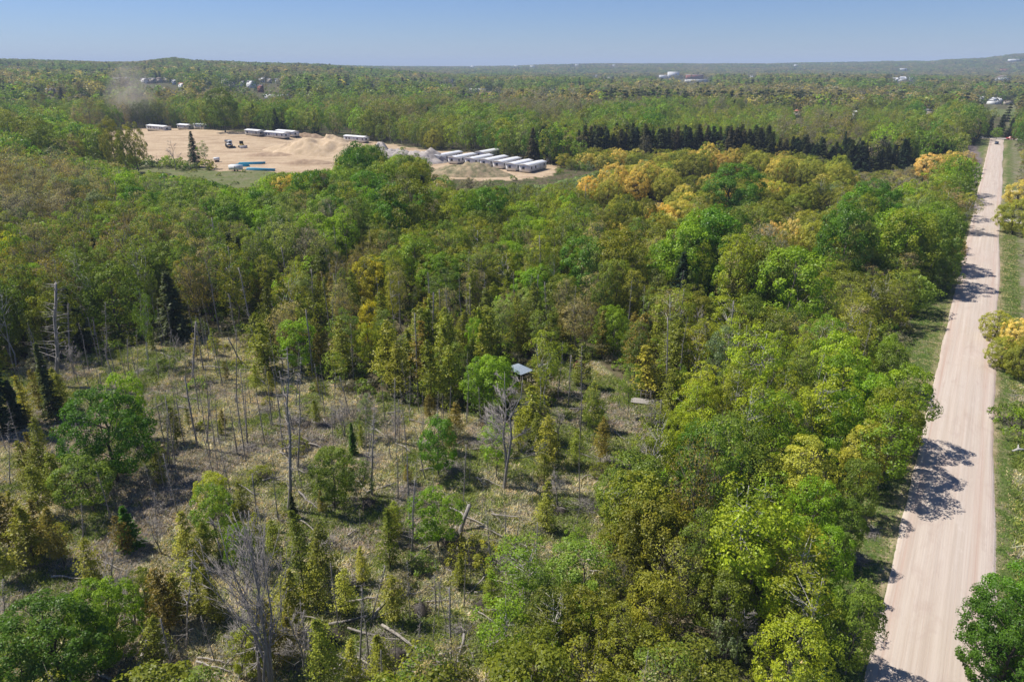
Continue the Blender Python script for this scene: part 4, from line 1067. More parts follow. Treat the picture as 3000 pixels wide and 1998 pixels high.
CROWNS = [
    ('bigmaple', 150, 1880, 7.5, 300, 'G3'), ('bigmaple', 300, 1800, 6.8, 200, 'G1'), ('maple', 60, 1960, 6, 200, 'G4'), ('bigmaple', 310, 1260, 10, 240, 'G3'), ('maple', 370, 1180, 9, 110, 'G1'), ('maple', 250, 1400, 6.5, 160, 'G4'),
    ('maple', 620, 1500, 6.5, 120, 'G4'), ('maple', 700, 1600, 5, 80, 'G1'), ('maple', 620, 1430, 4, 100, 'G2'), ('cedar', 570, 1700, 5.5, 110, 'OW'), ('cedar', 520, 1740, 5, 90, 'OL'), ('cedar', 610, 1730, 5.5, 90, 'OL'), ('cedar', 880, 1650, 6.5, 110, 'OD'), ('cedar', 850, 1740, 6, 110, 'OL'), ('cedar', 920, 1700, 5, 80, 'OW'), ('cedar', 1010, 1720, 4.5, 80, 'OW'), ('cedar', 1150, 1740, 4.5, 90, 'OW'), ('maple', 740, 1900, 4.5, 120, 'G2'),
    ('bigmaple', 2965, 1865, 8.0, 270, 'G3'), ('bigmaple', 3045, 1800, 8.5, 280, 'G3'),
    ('bigmaple', 2150, 545, 10.5, 165, 'G3'), ('willow', 1760, 545, 7, 150, 'GD'), ('willow', 1850, 520, 7.5, 170, 'GD'), ('willow', 1935, 530, 7, 150, 'OW'), ('willow', 1850, 610, 8, 170, 'OW'),
    ('willow', 2000, 625, 6, 110, 'GD'), ('willow', 1960, 660, 4.5, 70, 'GP'), ('willow', 2000, 700, 4, 70, 'GP'), ('willow', 1800, 690, 5, 100, 'GD'), ('willow', 1870, 700, 4, 80, 'GD'), ('willow', 2040, 480, 7.5, 150, 'OW'),
    ('willow', 2110, 468, 8, 150, 'GD'), ('willow', 2190, 463, 8, 130, 'GD'), ('willow', 2260, 478, 8, 140, 'GD'), ('willow', 2350, 490, 8, 150, 'OW'), ('willow', 2430, 500, 8, 140, 'OW'), ('willow', 2330, 560, 7, 170, 'OL'),
    ('willow', 2240, 640, 7, 200, 'OL'), ('willow', 2290, 700, 6, 150, 'GP'), ('willow', 2385, 700, 6.5, 110, 'OW'), ('willow', 2560, 705, 5, 90, 'GD'), ('willow', 2640, 690, 6, 110, 'GP'), ('willow', 2710, 700, 6, 120, 'GP'),
    ('willow', 2785, 725, 4.5, 80, 'GD'), ('willow', 2720, 480, 7, 90, 'GP'), ('willow', 2790, 480, 7, 90, 'GD'), ('willow', 2830, 470, 6, 60, 'GP'), ('willow', 870, 560, 9, 170, 'OW'), ('willow', 800, 600, 8, 110, 'OW'),
    ('willow', 950, 560, 8.5, 130, 'OW'), ('willow', 1195, 605, 6, 120, 'PG'), ('willow', 1290, 800, 9, 170, 'OL'), ('willow', 1400, 560, 8, 140, 'GY'), ('willow', 1600, 370, 9, 60, 'GD'), ('willow', 1270, 395, 12, 110, 'OL'),
    ('willow', 2985, 950, 5.5, 190, 'GP'), ('willow', 2990, 1030, 5.5, 170, 'OW'), ('willow', 2985, 625, 6, 110, 'OW'), ('willow', 3000, 560, 6, 90, 'GD'), ('shrub', 2975, 1210, 3, 110, 'G4'), ('shrub', 3000, 1240, 3, 100, 'G1'),
    ('maple', 1090, 820, 10, 110, 'OR'), ('maple', 1085, 950, 8, 80, 'OR'), ('maple', 1080, 1000, 7, 80, 'G2'), ('bud', 155, 840, 12, 110, 'OR'), ('maple', 20, 760, 12, 120, 'OR'), ('maple', 380, 570, 11, 110, 'G1'),
    ('maple', 2560, 580, 8, 100, 'G3'), ('maple', 2640, 640, 6, 90, 'G3'), ('bud', 120, 620, 14, 150, 'BR'), ('bud', 30, 640, 14, 150, 'BR'), ('bud', 170, 640, 13, 110, 'GY'), ('maple', 250, 600, 12, 90, 'GG'),
    ('maple', 150, 350, 12, 70, 'OL'), ('maple', 60, 340, 12, 70, 'OL'),
    ('maple', 1220, 650, 9, 130, 'G3'), ('maple', 1130, 640, 9, 90, 'G3'),
    ('maple', 1380, 650, 9, 120, 'G3'), ('maple', 1450, 360, 12, 80, 'OL'), ('maple', 1490, 365, 12, 60, 'G3'),
    ('bigmaple', 2060, 1200, 8.5, 130, 'G2'), ('bigmaple', 2000, 1290, 8, 120, 'G2'), ('bigmaple', 2080, 1340, 8.5, 200, 'G3'), ('aspen', 2110, 1040, 10, 90, 'GG'), ('maple', 2270, 1250, 9, 160, 'G1'), ('maple', 2450, 1250, 9, 150, 'G1'),
    ('maple', 2560, 1180, 8, 120, 'G1'), ('maple', 2600, 1060, 8, 110, 'G1'), ('maple', 2620, 1230, 7.5, 90, 'G2'), ('maple', 2530, 1330, 8, 130, 'OW'), ('maple', 2380, 1500, 8, 150, 'G1'), ('maple', 2520, 1420, 7, 120, 'G4'),
    ('birch', 2330, 1650, 9, 190, 'G2'), ('birch', 2350, 1780, 9, 190, 'G2'), ('maple', 2270, 1560, 8, 110, 'G2'), ('maple', 2430, 1640, 6.5, 130, 'G1'), ('maple', 2420, 1800, 6.5, 110, 'G1'), ('maple', 2330, 1930, 7, 200, 'G2'),
    ('maple', 1850, 1600, 7, 170, 'OL'), ('aspen', 1950, 1560, 7.5, 120, 'OL'), ('maple', 2060, 1620, 7, 160, 'OD'), ('bud', 1990, 1690, 7.5, 150, 'OW'), ('maple', 1730, 1820, 6.5, 170, 'OL'), ('aspen', 1820, 1880, 7, 140, 'OL'), ('maple', 1920, 1780, 7, 170, 'OL'), ('bud', 1800, 1720, 6.5, 130, 'OL'), ('maple', 2130, 1760, 6.5, 170, 'OD'), ('maple', 1560, 1960, 6.5, 230, 'OL'),
    ('maple', 1880, 1950, 6, 220, 'OL'), ('birch', 1520, 1680, 8, 170, 'G1'), ('birch', 1470, 1850, 8, 170, 'G1'), ('aspen', 1570, 1740, 7, 130, 'G4'), ('birch', 1620, 1800, 7, 150, 'OD'), ('maple', 2480, 1550, 6.5, 120, 'G4'), ('shrub', 2110, 1880, 3, 110, 'GG'),
    ('maple', 2760, 800, 7, 90, 'G4'), ('maple', 2700, 760, 7.5, 100, 'G4'), ('maple', 2560, 800, 8, 90, 'G4'), ('shrub', 1700, 1065, 2.2, 45, 'RD'), ('maple', 470, 620, 10, 70, 'G3'), ('maple', 620, 640, 10, 70, 'G3'),
    ('maple', 2340, 780, 8, 90, 'G1'), ('maple', 2280, 770, 7, 80, 'G2'), ('maple', 1990, 1130, 6.5, 60, 'G1'), ('maple', 1800, 960, 8, 80, 'G1'),
    ('maple', 1390, 1000, 8, 60, 'G1'), ('bigmaple', 420, 1730, 4.5, 90, 'OL'),
]
for c in CROWNS:
    c = list(c)
    if 440 < c[2] < 760 and c[1] > 1600 and c[0] != 'shrub': c[3] *= 1.45
    elif 440 < c[2] < 760 and c[0] != 'bud': c[3] *= 1.2
    crown(*c)
# big multi-stemmed dead tree in the foreground
foot('bigbare', 795, 2050, 1430, 'DE', .85)
foot('dead', 765, 2030, 1700, 'DE', 2.2)
# far row of the conifer plantation
for row in range(3):
    for k in range(66):
        u = 1560 + (2790 - 1560) * (k + rnd.random() * .8) / 66
        yy = 462 + row * 7 + 24 * max(0, (u - 1900) / 900) + (8 if 2250 < u < 2600 else 0)
        X, Y, Z = P(u, yy)
        if math.sin(u * .031) + math.sin(u * .0117 + row) > 1.35: continue
        put('spruce', X, Y, rnd.uniform(12, 16.5) if u < 2300 else rnd.uniform(8.5, 13), rnd.choice(['DG', 'DG', 'BK', 'DK'] if u < 2300 else ['DK', 'DK', 'DG']), rnd.uniform(1.1, 1.6), Z)

# --- scattered trees
HX = np.array([[p['x'], p['y'], .30 * p['wide'] * NOMW[p['sp']] * p['h'] / LIB[p['sp']][0]['h']] for p in PLACED])

HP = []
for p in PLACED:
    if p['sp'] in ('willow', 'bigmaple', 'maple', 'birch', 'aspen', 'spruce', 'bare', 'bigbare') and not (p['sp'] == 'spruce' and p['wide'] != 1.5):
        dpt_ = p['y'] * cp + (CH - p['z']) * SINP
        rw = NOMW[p['sp']] * p['wide'] * p['h'] / LIB[p['sp']][0]['h'] * .5 * 2000 / dpt_
        a_ = proj(p['x'], p['y'], p['z'] + p['h'] * (.6 if p['sp'] != 'birch' else .5))
        HP.append((a_[0], a_[1], max(rw, 12), p['h'] * .45 * 1850 / dpt_, math.hypot(p['x'], p['y'])))


def scatter(r0, r1, sp_, seed):
    r = np.random.default_rng(seed)
    xs = np.arange(-r1 * .85, r1 * .85, sp_); ys = np.arange(max(8, r0 * .5), r1, sp_)
    X, Y = np.meshgrid(xs, ys); X = X.ravel(); Y = Y.ravel()
    X = X + r.uniform(-.45, .45, X.shape) * sp_; Y = Y + r.uniform(-.45, .45, X.shape) * sp_
    d = np.hypot(X, Y)
    k = (d >= r0) & (d < r1) & (np.abs(X) < Y * .78 + 8)
    return X[k], Y[k]


def clearhand(X, Y):
    ok = np.ones(len(X), bool)
    for hx, hy, hr in HX:
        ok &= (X - hx) ** 2 + (Y - hy) ** 2 > hr * hr
    return ok


def choose(names, dens, X, Y, Z):
    res = []
    for i in range(len(X)):
        if rnd.random() > dens[i]: continue
        mx = MIX[names[i]]
        tot = sum(m[1] for m in mx); q = rnd.random() * tot
        for m_ in mx:
            q -= m_[1]
            if q <= 0: break
        res.append((m_[0], X[i], Y[i], Z[i], rnd.uniform(m_[3], m_[4]), rnd.choice(m_[2].split())))
    return res


for r0, r1, sp_, sd in ((24, 130, 2.55, 1), (130, 330, 3.3, 2), (330, 650, 5.0, 3)):
    X, Y = scatter(r0, r1, sp_, sd)
    k = clearhand(X, Y); X = X[k]; Y = Y[k]
    Z = hterr(X, Y)
    gx, gy = proj(X, Y, Z); cx, cy = proj(X, Y, Z + 6.5)
    k = (gx > -260) & (gx < 3260) & (gy < 2420); X, Y, Z, gx, gy, cx, cy = (a[k] for a in (X, Y, Z, gx, gy, cx, cy))
    s, t = road_st(X, Y)
    names, dens = region_mix(gx, gy, cx, cy, t)
    ty16 = proj(X, Y, Z + 16)[1]
    if r0 < 100:
        low = np.array([n in ('clr', 'clrc', 'cedar', 'rside') for n in names]); dens = np.where(low, dens, dens * .45)
        dens = np.where(np.array([n == 'cedar' for n in names]), dens * .8, dens)
        dens = np.where(np.array([n in ('clr',) for n in names]), dens * .85, dens)
        dens = np.where(np.array([n in ('clrc',) for n in names]), dens * .75, dens)
    else:
        big = np.array([n in ('gold', 'golda', 'tan', 'strip') for n in names]); dens = np.where(big, dens * .7, dens)
    for (a, b, c, d) in LOTS:
        dens = np.where((np.abs(gx - a) < c) & (gy > b - 1) & (ty16 < b - 1), dens * (.06 if not 880 < a < 1060 else .5), dens)
    dens = np.where((gx > 1465) & (gx < 1575) & (gy > 1060) & (gy < 1190), 0, dens)
    dens = np.where((gx > 1830) & (gx < 1950) & (gy > 1160) & (gy < 1230), 0, dens)
    dd_ = np.hypot(X, Y)
    for (ox, oy, ow) in ((1520, 1090, 62), (1893, 1182, 60)):      # keep the shelter and the footbridge in view
        dens = np.where((np.abs(cx - ox) < ow) & (gy > oy - 25) & (proj(X, Y, Z + 8)[1] < oy + 8), 0, dens)
    for (hx, hy, hrx, hry, hd) in HP:
        blk = (np.abs(cx - hx) < hrx * .85) & (cy > hy - hry * .2) & (cy < hy + hry * 1.15) & (dd_ < hd - 1) & (rg.random(len(X)) < .75)
        dens = np.where(blk, 0, dens)
    for (a, x_, y_, z_, h_, tn) in choose(names, dens, X, Y, Z):
        bx_, by_ = proj(x_, y_, z_)
        if by_ > 500 and 240 < bx_ < 2860 and by_ < 800:
            ty_ = proj(x_, y_, z_ + h_)[1]; lim = float(np.interp(bx_, *SKYL))
            if ty_ < lim:
                k_ = (by_ - lim) / max(1.0, by_ - ty_)
                h_ *= max(k_, .12)
                if k_ < .4 and a != 'shrub': a = 'shrub'; h_ = max(h_, 1.2)
                elif k_ < .6 and a in ('bud', 'birch', 'aspen', 'dead'): a = 'maple' if a != 'dead' else a
        put(a, x_, y_, h_, tn, rnd.uniform(.85, 1.2) * (.78 if (h_ > 9.5 and a in ('maple', 'bud', 'aspen')) else 1), z_, hand=False, lean=(rnd.gauss(0, .05), rnd.gauss(0, .05)) if a in ('dead', 'birch') else (rnd.gauss(0, .02), 0))

# --- choose individuals: the 290 of each kind that show largest
for p in PLACED:
    dd = math.sqrt(p['x'] ** 2 + p['y'] ** 2 + 30 * 30)
    gx, gy = proj(p['x'], p['y'], p['z'] + p['h'] * .6)
    vis = -80 < gx < 3080 and gy < 2060 + 200 * 50 / dd
    p['px'], p['py'] = proj(p['x'], p['y'], p['z'])
    p['cx'], p['cy'] = gx, gy
    p['size'] = (p['h'] / dd) * (1 if vis else .02) * (3 if p['hand'] else 1)
    p['d'] = dd
bykind = {}
for p in PLACED: bykind.setdefault(SPN[p['sp']], []).append(p)
CAP = dict(maple_tree=290, aspen_tree=250, birch_tree=220, budding_tree=230, cedar_tree=295, willow_tree=150, spruce_tree=285, dead_tree=280, bare_tree=60, shrub=240)
IND = []; REST = []
for kname, L in bykind.items():
    L.sort(key=lambda p: -p['size'])
    IND += L[:CAP[kname]]; REST += L[CAP[kname]:]
THINGS = []


TG = 1.72


def jit(c, r, a=.14, k=1.0):
    f = TG * k * (1 + r.uniform(-a, a) * 1.6); return tuple(max(0, q * f * (1 + r.uniform(-.07, .07))) for q in c)


for p in IND:
    nm = SPN[p['sp']]; V = LIB[p['sp']][p['var']]
    s_ = p['h'] / V['h']
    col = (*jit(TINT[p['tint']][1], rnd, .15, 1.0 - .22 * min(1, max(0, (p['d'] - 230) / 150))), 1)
    M = Matrix.Translation((p['x'], p['y'], p['z'])) @ Matrix.Rotation(p['lean'][0], 4, 'Y') @ Matrix.Rotation(p['lean'][1], 4, 'X') @ Matrix.Rotation(p['rot'], 4, 'Z') @ Matrix.Diagonal((s_ * p['wide'], s_ * p['wide'], s_, 1))
    if p['sp'] == 'dead':
        M = Matrix.Translation((p['x'], p['y'], p['z'])) @ Matrix.Rotation(p['lean'][0], 4, 'Y') @ Matrix.Rotation(p['lean'][1], 4, 'X') @ Matrix.Rotation(p['rot'], 4, 'Z') @ Matrix.Diagonal((s_ * p['wide'], s_ * p['wide'], s_, 1))
    if p['d'] < 150:
        o = bpy.data.objects.new(nm, None); o.empty_display_size = .5
        a = bpy.data.objects.new('stems' if p['sp'] == 'shrub' else 'trunk', V['w']); b = bpy.data.objects.new('branches' if p['sp'] in ('dead', 'bare') else ('foliage' if p['sp'] == 'shrub' else 'crown'), V['l'])
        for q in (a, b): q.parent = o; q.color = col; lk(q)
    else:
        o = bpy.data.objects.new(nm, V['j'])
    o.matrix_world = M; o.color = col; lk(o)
    o['category'] = {'dead_tree': 'dead tree', 'bare_tree': 'bare tree', 'shrub': 'shrub'}.get(nm, 'tree')
    THINGS.append((o, p, nm))

# ------------------------------------------------------------------ the rest of the wood, as stuff
protos = {}
pc = bpy.data.collections.new('woodland_sources')      # never linked: only instanced


def proto(key, me):
    o = bpy.data.objects.new('src_%02d' % len(protos), me); pc.objects.link(o); protos[key] = len(protos)


def farpair(wl, nm, wm):
    wd, lf = wl
    return joinMB(wd, lf).mesh(nm, [wm, LEAFI])


for i in range(3):
    proto(('maple', i), farpair(tree_round(400 + i, 8, 3.0, .58, .42, 42, .95, 26, .42, .16, limbs=5, wood_k=3), 'far_maple', BARK))
for i in range(3):
    proto(('aspen', i), farpair(tree_round(410 + i, 9, 2.0, .6, .40, 30, .8, 22, .36, .10, limbs=5, wood_k=3, open_=.1), 'far_aspen', BARK))
for i in range(2):
    proto(('birch', i), farpair(tree_round(420 + i, 10, 1.9, .64, .34, 28, .75, 18, .34, .12, limbs=8, wood_k=3, open_=.15), 'far_birch', BIRCH))
for i in range(3):
    proto(('bud', i), farpair(tree_round(430 + i, 10, 2.4, .6, .38, 34, .9, 16, .34, .12, limbs=10, wood_k=3, twig=6, open_=.1), 'far_budding', BARK))
for i in range(3):
    proto(('cedar', i), farpair(tree_cedar(440 + i, 6.5, 1.4, 40, 12, .30), 'far_cedar', BARKD))
for i in range(2):
    proto(('willow', i), farpair(tree_round(450 + i, 8.5, 4.3, .52, .44, 70, .9, 30, .40, .24, lobes=.38, limbs=8, wood_k=3), 'far_willow', BARKD))
for i in range(2):
    proto(('spruce', i), farpair(tree_spruce(460 + i, 9, 2.0, 13, .8, per=6), 'far_spruce', BARKD))
for i in range(2):
    b_ = tree_dead(470 + i, 7, .07, 40, .5); proto(('dead', i), joinMB(*b_).mesh('far_snag', [DEADW, DEADW]))
proto(('bare', 0), joinMB(*tree_bare(480, 8, 2.4, 2, .11, 7, 5, 3)).mesh('far_bare', [DEADW, DEADW]))
for i in range(2):
    proto(('shrub', i), farpair(shrub(490 + i, 1.6, 1.4, 14, .5, 22, .28, 2), 'far_shrub', BARK))
# very coarse ones for kilometres away
for i in range(3):
    proto(('far', i), farpair(tree_round(500 + i, 9, 3.6, .52, .46, 16, 1.6, 12, 1.15, .2, limbs=0, lobes=.3), 'far_crown', BARK))
proto(('farc', 0), farpair(tree_spruce(510, 11, 2.6, 7, 1.8, per=5), 'far_conifer', BARKD))


def clump(seed):
    rng = np.random.default_rng(seed); lf = newMB(seed); wd = newMB(seed)
    wd.twigs([(0, 0, 0)], [(0, 0, 8)], .3)
    for i in range(26):
        c = np.array([rng.uniform(-20, 20), rng.uniform(-20, 20), 6 + rng.uniform(-1, 2)])
        puff_leaves(lf, c, 4.6, 10, 3.6, rng, np.array([0, 0, 1.0]), flat=.75, v0=.5 + rng.normal() * .15, m=0)
    return wd, lf


for i in range(3):
    proto(('clump', i), farpair(clump(520 + i), 'far_clump', BARK))
nvar = {}
for (a, i) in protos: nvar[a] = nvar.get(a, 0) + 1


def gn_instancer(name, pts, lab, cat):
    """one object: points that carry a tree each"""
    n = len(pts)
    me = bpy.data.meshes.new(name)
    me.vertices.add(n)
    A = np.array([q[:3] for q in pts], np.float32); me.vertices.foreach_set('co', A.ravel())
    for nm, ty, key, dat in (('idx', 'INT', 'value', np.array([q[3] for q in pts], np.int32)),
                             ('scl', 'FLOAT_VECTOR', 'vector', np.array([(q[4] * q[5], q[4] * q[5], q[4]) for q in pts], np.float32).ravel()),
                             ('rotz', 'FLOAT_VECTOR', 'vector', np.array([(0, 0, q[6]) for q in pts], np.float32).ravel()),
                             ('tint', 'FLOAT_VECTOR', 'vector', np.array([q[7] for q in pts], np.float32).ravel())):
        at = me.attributes.new(nm, ty, 'POINT'); at.data.foreach_set(key, dat)
    o = lk(bpy.data.objects.new(name, me))
    g = bpy.data.node_groups.new(name, 'GeometryNodeTree')
    g.interface.new_socket('Geometry', in_out='INPUT', socket_type='NodeSocketGeometry')
    g.interface.new_socket('Geometry', in_out='OUTPUT', socket_type='NodeSocketGeometry')
    gi = g.nodes.new('NodeGroupInput'); go = g.nodes.new('NodeGroupOutput')
    ci = g.nodes.new('GeometryNodeCollectionInfo'); ci.inputs['Collection'].default_value = pc
    ci.inputs['Separate Children'].default_value = True; ci.inputs['Reset Children'].default_value = True
    ip = g.nodes.new('GeometryNodeInstanceOnPoints'); ip.inputs['Pick Instance'].default_value = True

    def na(nm, ty):
        x = g.nodes.new('GeometryNodeInputNamedAttribute'); x.data_type = ty; x.inputs['Name'].default_value = nm
        return [s for s in x.outputs if s.enabled and s.name == 'Attribute'][0]
    g.links.new(gi.outputs[0], ip.inputs['Points'])
    g.links.new(ci.outputs[0], ip.inputs['Instance'])
    g.links.new(na('idx', 'INT'), ip.inputs['Instance Index'])
    g.links.new(na('scl', 'FLOAT_VECTOR'), ip.inputs['Scale'])
    g.links.new(na('rotz', 'FLOAT_VECTOR'), ip.inputs['Rotation'])
    g.links.new(ip.outputs[0], go.inputs[0])
    md = o.modifiers.new('scatter', 'NODES'); md.node_group = g
    label(o, lab, cat, None, 'stuff')
    return o


pts = []
for p in REST:
    sp = {'bigmaple': 'maple', 'bigbare': 'bare'}.get(p['sp'], p['sp'])
    nh = LIB[p['sp']][0]['h']
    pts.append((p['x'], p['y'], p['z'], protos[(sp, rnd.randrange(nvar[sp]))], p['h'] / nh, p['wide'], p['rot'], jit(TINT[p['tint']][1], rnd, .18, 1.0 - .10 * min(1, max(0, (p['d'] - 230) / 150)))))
gn_instancer('woodland', pts, 'mixed spring woodland filling the middle distance behind the clearing', 'woodland')

def far_pts(r0, r1, sp_, seed, kind):
    X, Y = scatter(r0, r1, sp_, seed)
    Z = hterr(X, Y)
    gx, gy = proj(X, Y, Z)
    ty16 = proj(X, Y, Z + (17 if kind == 'b' else 14))[1]
    keep = (gx > -120) & (gx < 3120) & ~inpoly(gx, gy, FIELD)
    for (a, b, c, d) in LOTS:
        keep &= ~((np.abs(gx - a) < c) & (gy > b - .8) & (ty16 < b - .6) & (rg.random(len(gx)) < .93))
    X, Y, Z, gx, gy = (q[keep] for q in (X, Y, Z, gx, gy))
    n1 = vnoise(X / 90, Y / 90, 61) + .6 * vnoise(X / 300, Y / 300, 62)
    n2 = vnoise(X / 140 + 50, Y / 140, 63) + .5 * vnoise(X / 40, Y / 40, 64)
    out = []
    PAL = [TINT[k][1] for k in ('G4', 'G1', 'OL', 'BR', 'GY', 'RU', 'DG', 'G3', 'GG', 'GD')]
    left = gx < 1300
    for i in range(len(X)):
        a = n1[i] + rnd.gauss(0, .35); b = n2[i] + rnd.gauss(0, .3)
        brown = a > (.30 if left[i] else -.05)
        con = b > .92 or rnd.random() < .05
        if con: c = PAL[6]; key = 'farc'
        elif brown: c = PAL[rnd.choice((3, 4, 4, 3, 5, 2))]; key = 'far'
        else: c = PAL[rnd.choice((0, 0, 1, 7, 8, 2, 0))]; key = 'far'
        if rnd.random() < .01: c = PAL[9]
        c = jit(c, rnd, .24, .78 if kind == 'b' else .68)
        sc = rnd.uniform(1.0, 2.0) if kind == 'b' else rnd.uniform(1.1, 1.6)
        wdt = rnd.uniform(.75, 1.15) if kind == 'b' else rnd.uniform(1.2, 1.7)
        if kind == 'd': key = 'clump'; sc = rnd.uniform(.9, 1.3); wdt = 1.0
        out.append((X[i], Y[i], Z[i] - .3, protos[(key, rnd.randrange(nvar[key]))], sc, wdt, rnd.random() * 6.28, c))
    return out


fp = far_pts(650, 1700, 8.6, 31, 'b') + far_pts(1700, 4200, 14, 32, 'c') + far_pts(4200, 12500, 36, 33, 'd')
gn_instancer('distant_forest', fp, 'forest covering the far plain and the hills up to the horizon', 'forest')

# ------------------------------------------------------------------ small things: labels come at the end
EXTRA = []      # (object, noun phrase or full label, px, py, full?)


def empty(name, loc, cat, rz=0.0, lab=None, group=None):
    o = bpy.data.objects.new(name, None); o.empty_display_size = .5
    o.location = loc; o.rotation_euler = (0, 0, rz); lk(o)
    return label(o, lab, cat, group)


def part(name, b, mats, parent, lab=None, smooth=False):
    o = bpy.data.objects.new(name, b.mesh(name, mats if isinstance(mats, list) else [mats], smooth)); o.parent = parent; lk(o)
    if lab: o['label'] = lab
    return o


def boxpart(name, x0, y0, z0, x1, y1, z1, m, parent, lab=None):
    b = newMB(); b.box(x0, y0, z0, x1, y1, z1)
    return part(name, b, m, parent, lab)


AX = math.atan2(RD[1], RD[0])            # heading of the street grid
AXP = math.atan2(RP[1], RP[0])
WBOX = newMB(); WBOX.box(-.5, -.04, -.5, .5, .04, .5)
WME = WBOX.mesh('window', [GLASS])


def window(parent, x, y, z, w_, h_, rz=0.0):
    o = bpy.data.objects.new('window', WME); o.parent = parent
    o.location = (x, y, z); o.scale = (w_, 1, h_); o.rotation_euler = (0, 0, rz); lk(o)
    return o


def mobile_home(px, py, ang, L, W=4.4, wall=WHITE, lab=None, near_end=False, H=2.6, gr=None, vert=0.35):
    X, Y, Z = P(px, py)
    if near_end:
        X += math.cos(ang) * L / 2; Y += math.sin(ang) * L / 2; Z = hz(X, Y)
    r = empty('mobile_home', (X, Y, Z), 'mobile home', ang, lab, gr)
    b = newMB(); b.box(-L / 2, -W / 2, vert, L / 2, W / 2, vert + H); part('wall', b, wall, r)
    b = newMB(); b.box(-L / 2 + .3, -W / 2 + .3, -.6, L / 2 - .3, W / 2 - .3, vert - .003); part('underframe', b, METALD, r)
    z0 = vert + H; e = .3; p_ = W * .10
    b = newMB()
    V = [(-L / 2 - e, -W / 2 - e, z0), (L / 2 + e, -W / 2 - e, z0), (L / 2 + e, W / 2 + e, z0), (-L / 2 - e, W / 2 + e, z0), (-L / 2 - e, 0, z0 + p_), (L / 2 + e, 0, z0 + p_)]
    V2 = [(a, c, d + .14) for a, c, d in V]
    b.add(V + V2, [(6, 7, 11, 10), (9, 10, 11, 8), (0, 4, 5, 1), (4, 3, 2, 5), (0, 1, 7, 6), (2, 3, 9, 8)], [])
    b.add([V[0], V[4], V[3], V2[0], V2[4], V2[3]], [(0, 1, 4, 3), (1, 2, 5, 4)]); b.add([V[1], V[5], V[2], V2[1], V2[5], V2[2]], [(0, 3, 4, 1), (1, 4, 5, 2)])
    part('roof', b, ROOFW, r)
    b = newMB(); b.add([(-L / 2, -W / 2, z0), (-L / 2, W / 2, z0), (-L / 2, 0, z0 + p_), (L / 2, -W / 2, z0), (L / 2, W / 2, z0), (L / 2, 0, z0 + p_)], None, [(0, 2, 1), (3, 4, 5)])
    part('gable', b, wall, r)
    n = int(L / 3.2)
    for side in (-1, 1):
        for i in range(n):
            x = -L / 2 + (i + .5 + .15 * math.sin(i * 3.1 + px)) * L / n
            if i == n // 2: continue
            window(r, x, side * (W / 2), vert + 1.5, .9, 1.1)
    for x in (-L / 2, L / 2):
        window(r, x, W * .1 * (1 if x < 0 else -1), vert + 1.5, 1.2, 1.1, math.pi / 2)
    for side in (-1, 1):
        x = -L / 2 + (n // 2 + .5) * L / n
        boxpart('door', x - .45, side * (W / 2) - .05, vert + .05, x + .45, side * (W / 2) + .05, vert + 2.1, OFFW, r)
    return r


mobile_home(467, 384, AXP, 20, 5, lab='long white mobile home standing alone at the left end of the sand field')
mobile_home(545, 381, AXP, 11, 4.6, OFFW, lab='cream ribbed mobile home, short, half hidden by the brown sand crest')
mobile_home(592, 379, AXP, 11, 4.6, lab='small white mobile home just right of the cream one behind the sand crest')
mobile_home(748, 398, AXP, 12, 4.6, OFFW, lab='cream mobile home with many windows, left end of the row on the sand rim')
mobile_home(812, 404, AXP, 17, 4.6, lab='white mobile home lying in the middle of the row above the sand bank')
mobile_home(843, 400, AXP, 15, 4.6, lab='white mobile home partly hidden behind the middle one above the sand bank')
mobile_home(1045, 416, AXP, 16, 4.2, lab='low white mobile home with dark side bands behind the sand ridge top')
ORD = ['first', 'second', 'third', 'fourth', 'fifth', 'sixth', 'seventh', 'eighth']
for i, (px, py, L) in enumerate([(1300, 478, 18), (1352, 483, 15), (1402, 487, 15), (1446, 491, 15), (1484, 497, 15), (1522, 504, 14), (1562, 508, 14)]):
    mobile_home(px - 26, py - 1, AX + .06, L + 1, 4.6, lab='white gabled mobile home end-on beside the dirt heap, %s of seven from the left' % ORD[i], near_end=True, gr='row of white mobile homes beside the dirt heap')
mobile_home(1405, 466, AX + .06, 14, 4.8, lab='white mobile home roof rising behind the end-on row, with dark roof hatch', near_end=True)


# --- heaps
def heap(name, px, py, wx, wy, h, m, seed, lab, ang=0.0, ridge=1.0, cat='heap'):
    X, Y, Z = P(px, py)
    n = 46
    u = np.linspace(-1, 1, n); U, W_ = np.meshgrid(u, u, indexing='ij')
    rr = np.sqrt(np.abs(U) ** 2.4 + np.abs(W_) ** 2.2)
    base = np.clip(1 - rr, 0, 1); base = base * (1.35 - .35 * base)
    nx = U * wx / 2; ny = W_ * wy / 2
    base = base * (1 + .30 * vnoise(nx / 5 + seed, ny / 5, seed) + .16 * vnoise(nx / 2 + seed, ny / 2, seed + 1) + .07 * vnoise(nx / .8, ny / .8, seed + 2))
    gully = .10 * vnoise(np.arctan2(W_, U) * 6 + seed, rr * 1.5, seed + 4) * np.clip(1 - rr, 0, 1)
    Zl = h * (base + gully) - .35
    Zl[rr > .985] = -.7
    ca, sa = math.cos(ang), math.sin(ang)
    GX = X + nx * ca - ny * sa; GY = Y + nx * sa + ny * ca
    T = hterr(GX, GY)
    idx = np.arange(n * n).reshape(n, n)
    Q = np.stack([idx[:-1, :-1], idx[1:, :-1], idx[1:, 1:], idx[:-1, 1:]], -1).reshape(-1, 4)
    me = mesh_np(name, np.stack([nx * ca - ny * sa, nx * sa + ny * ca, Zl + T - Z], -1).reshape(-1, 3), [Q], [m], smooth=True)
    o = lk(bpy.data.objects.new(name, me)); o.location = (X, Y, Z)
    label(o, lab, cat)
    return o


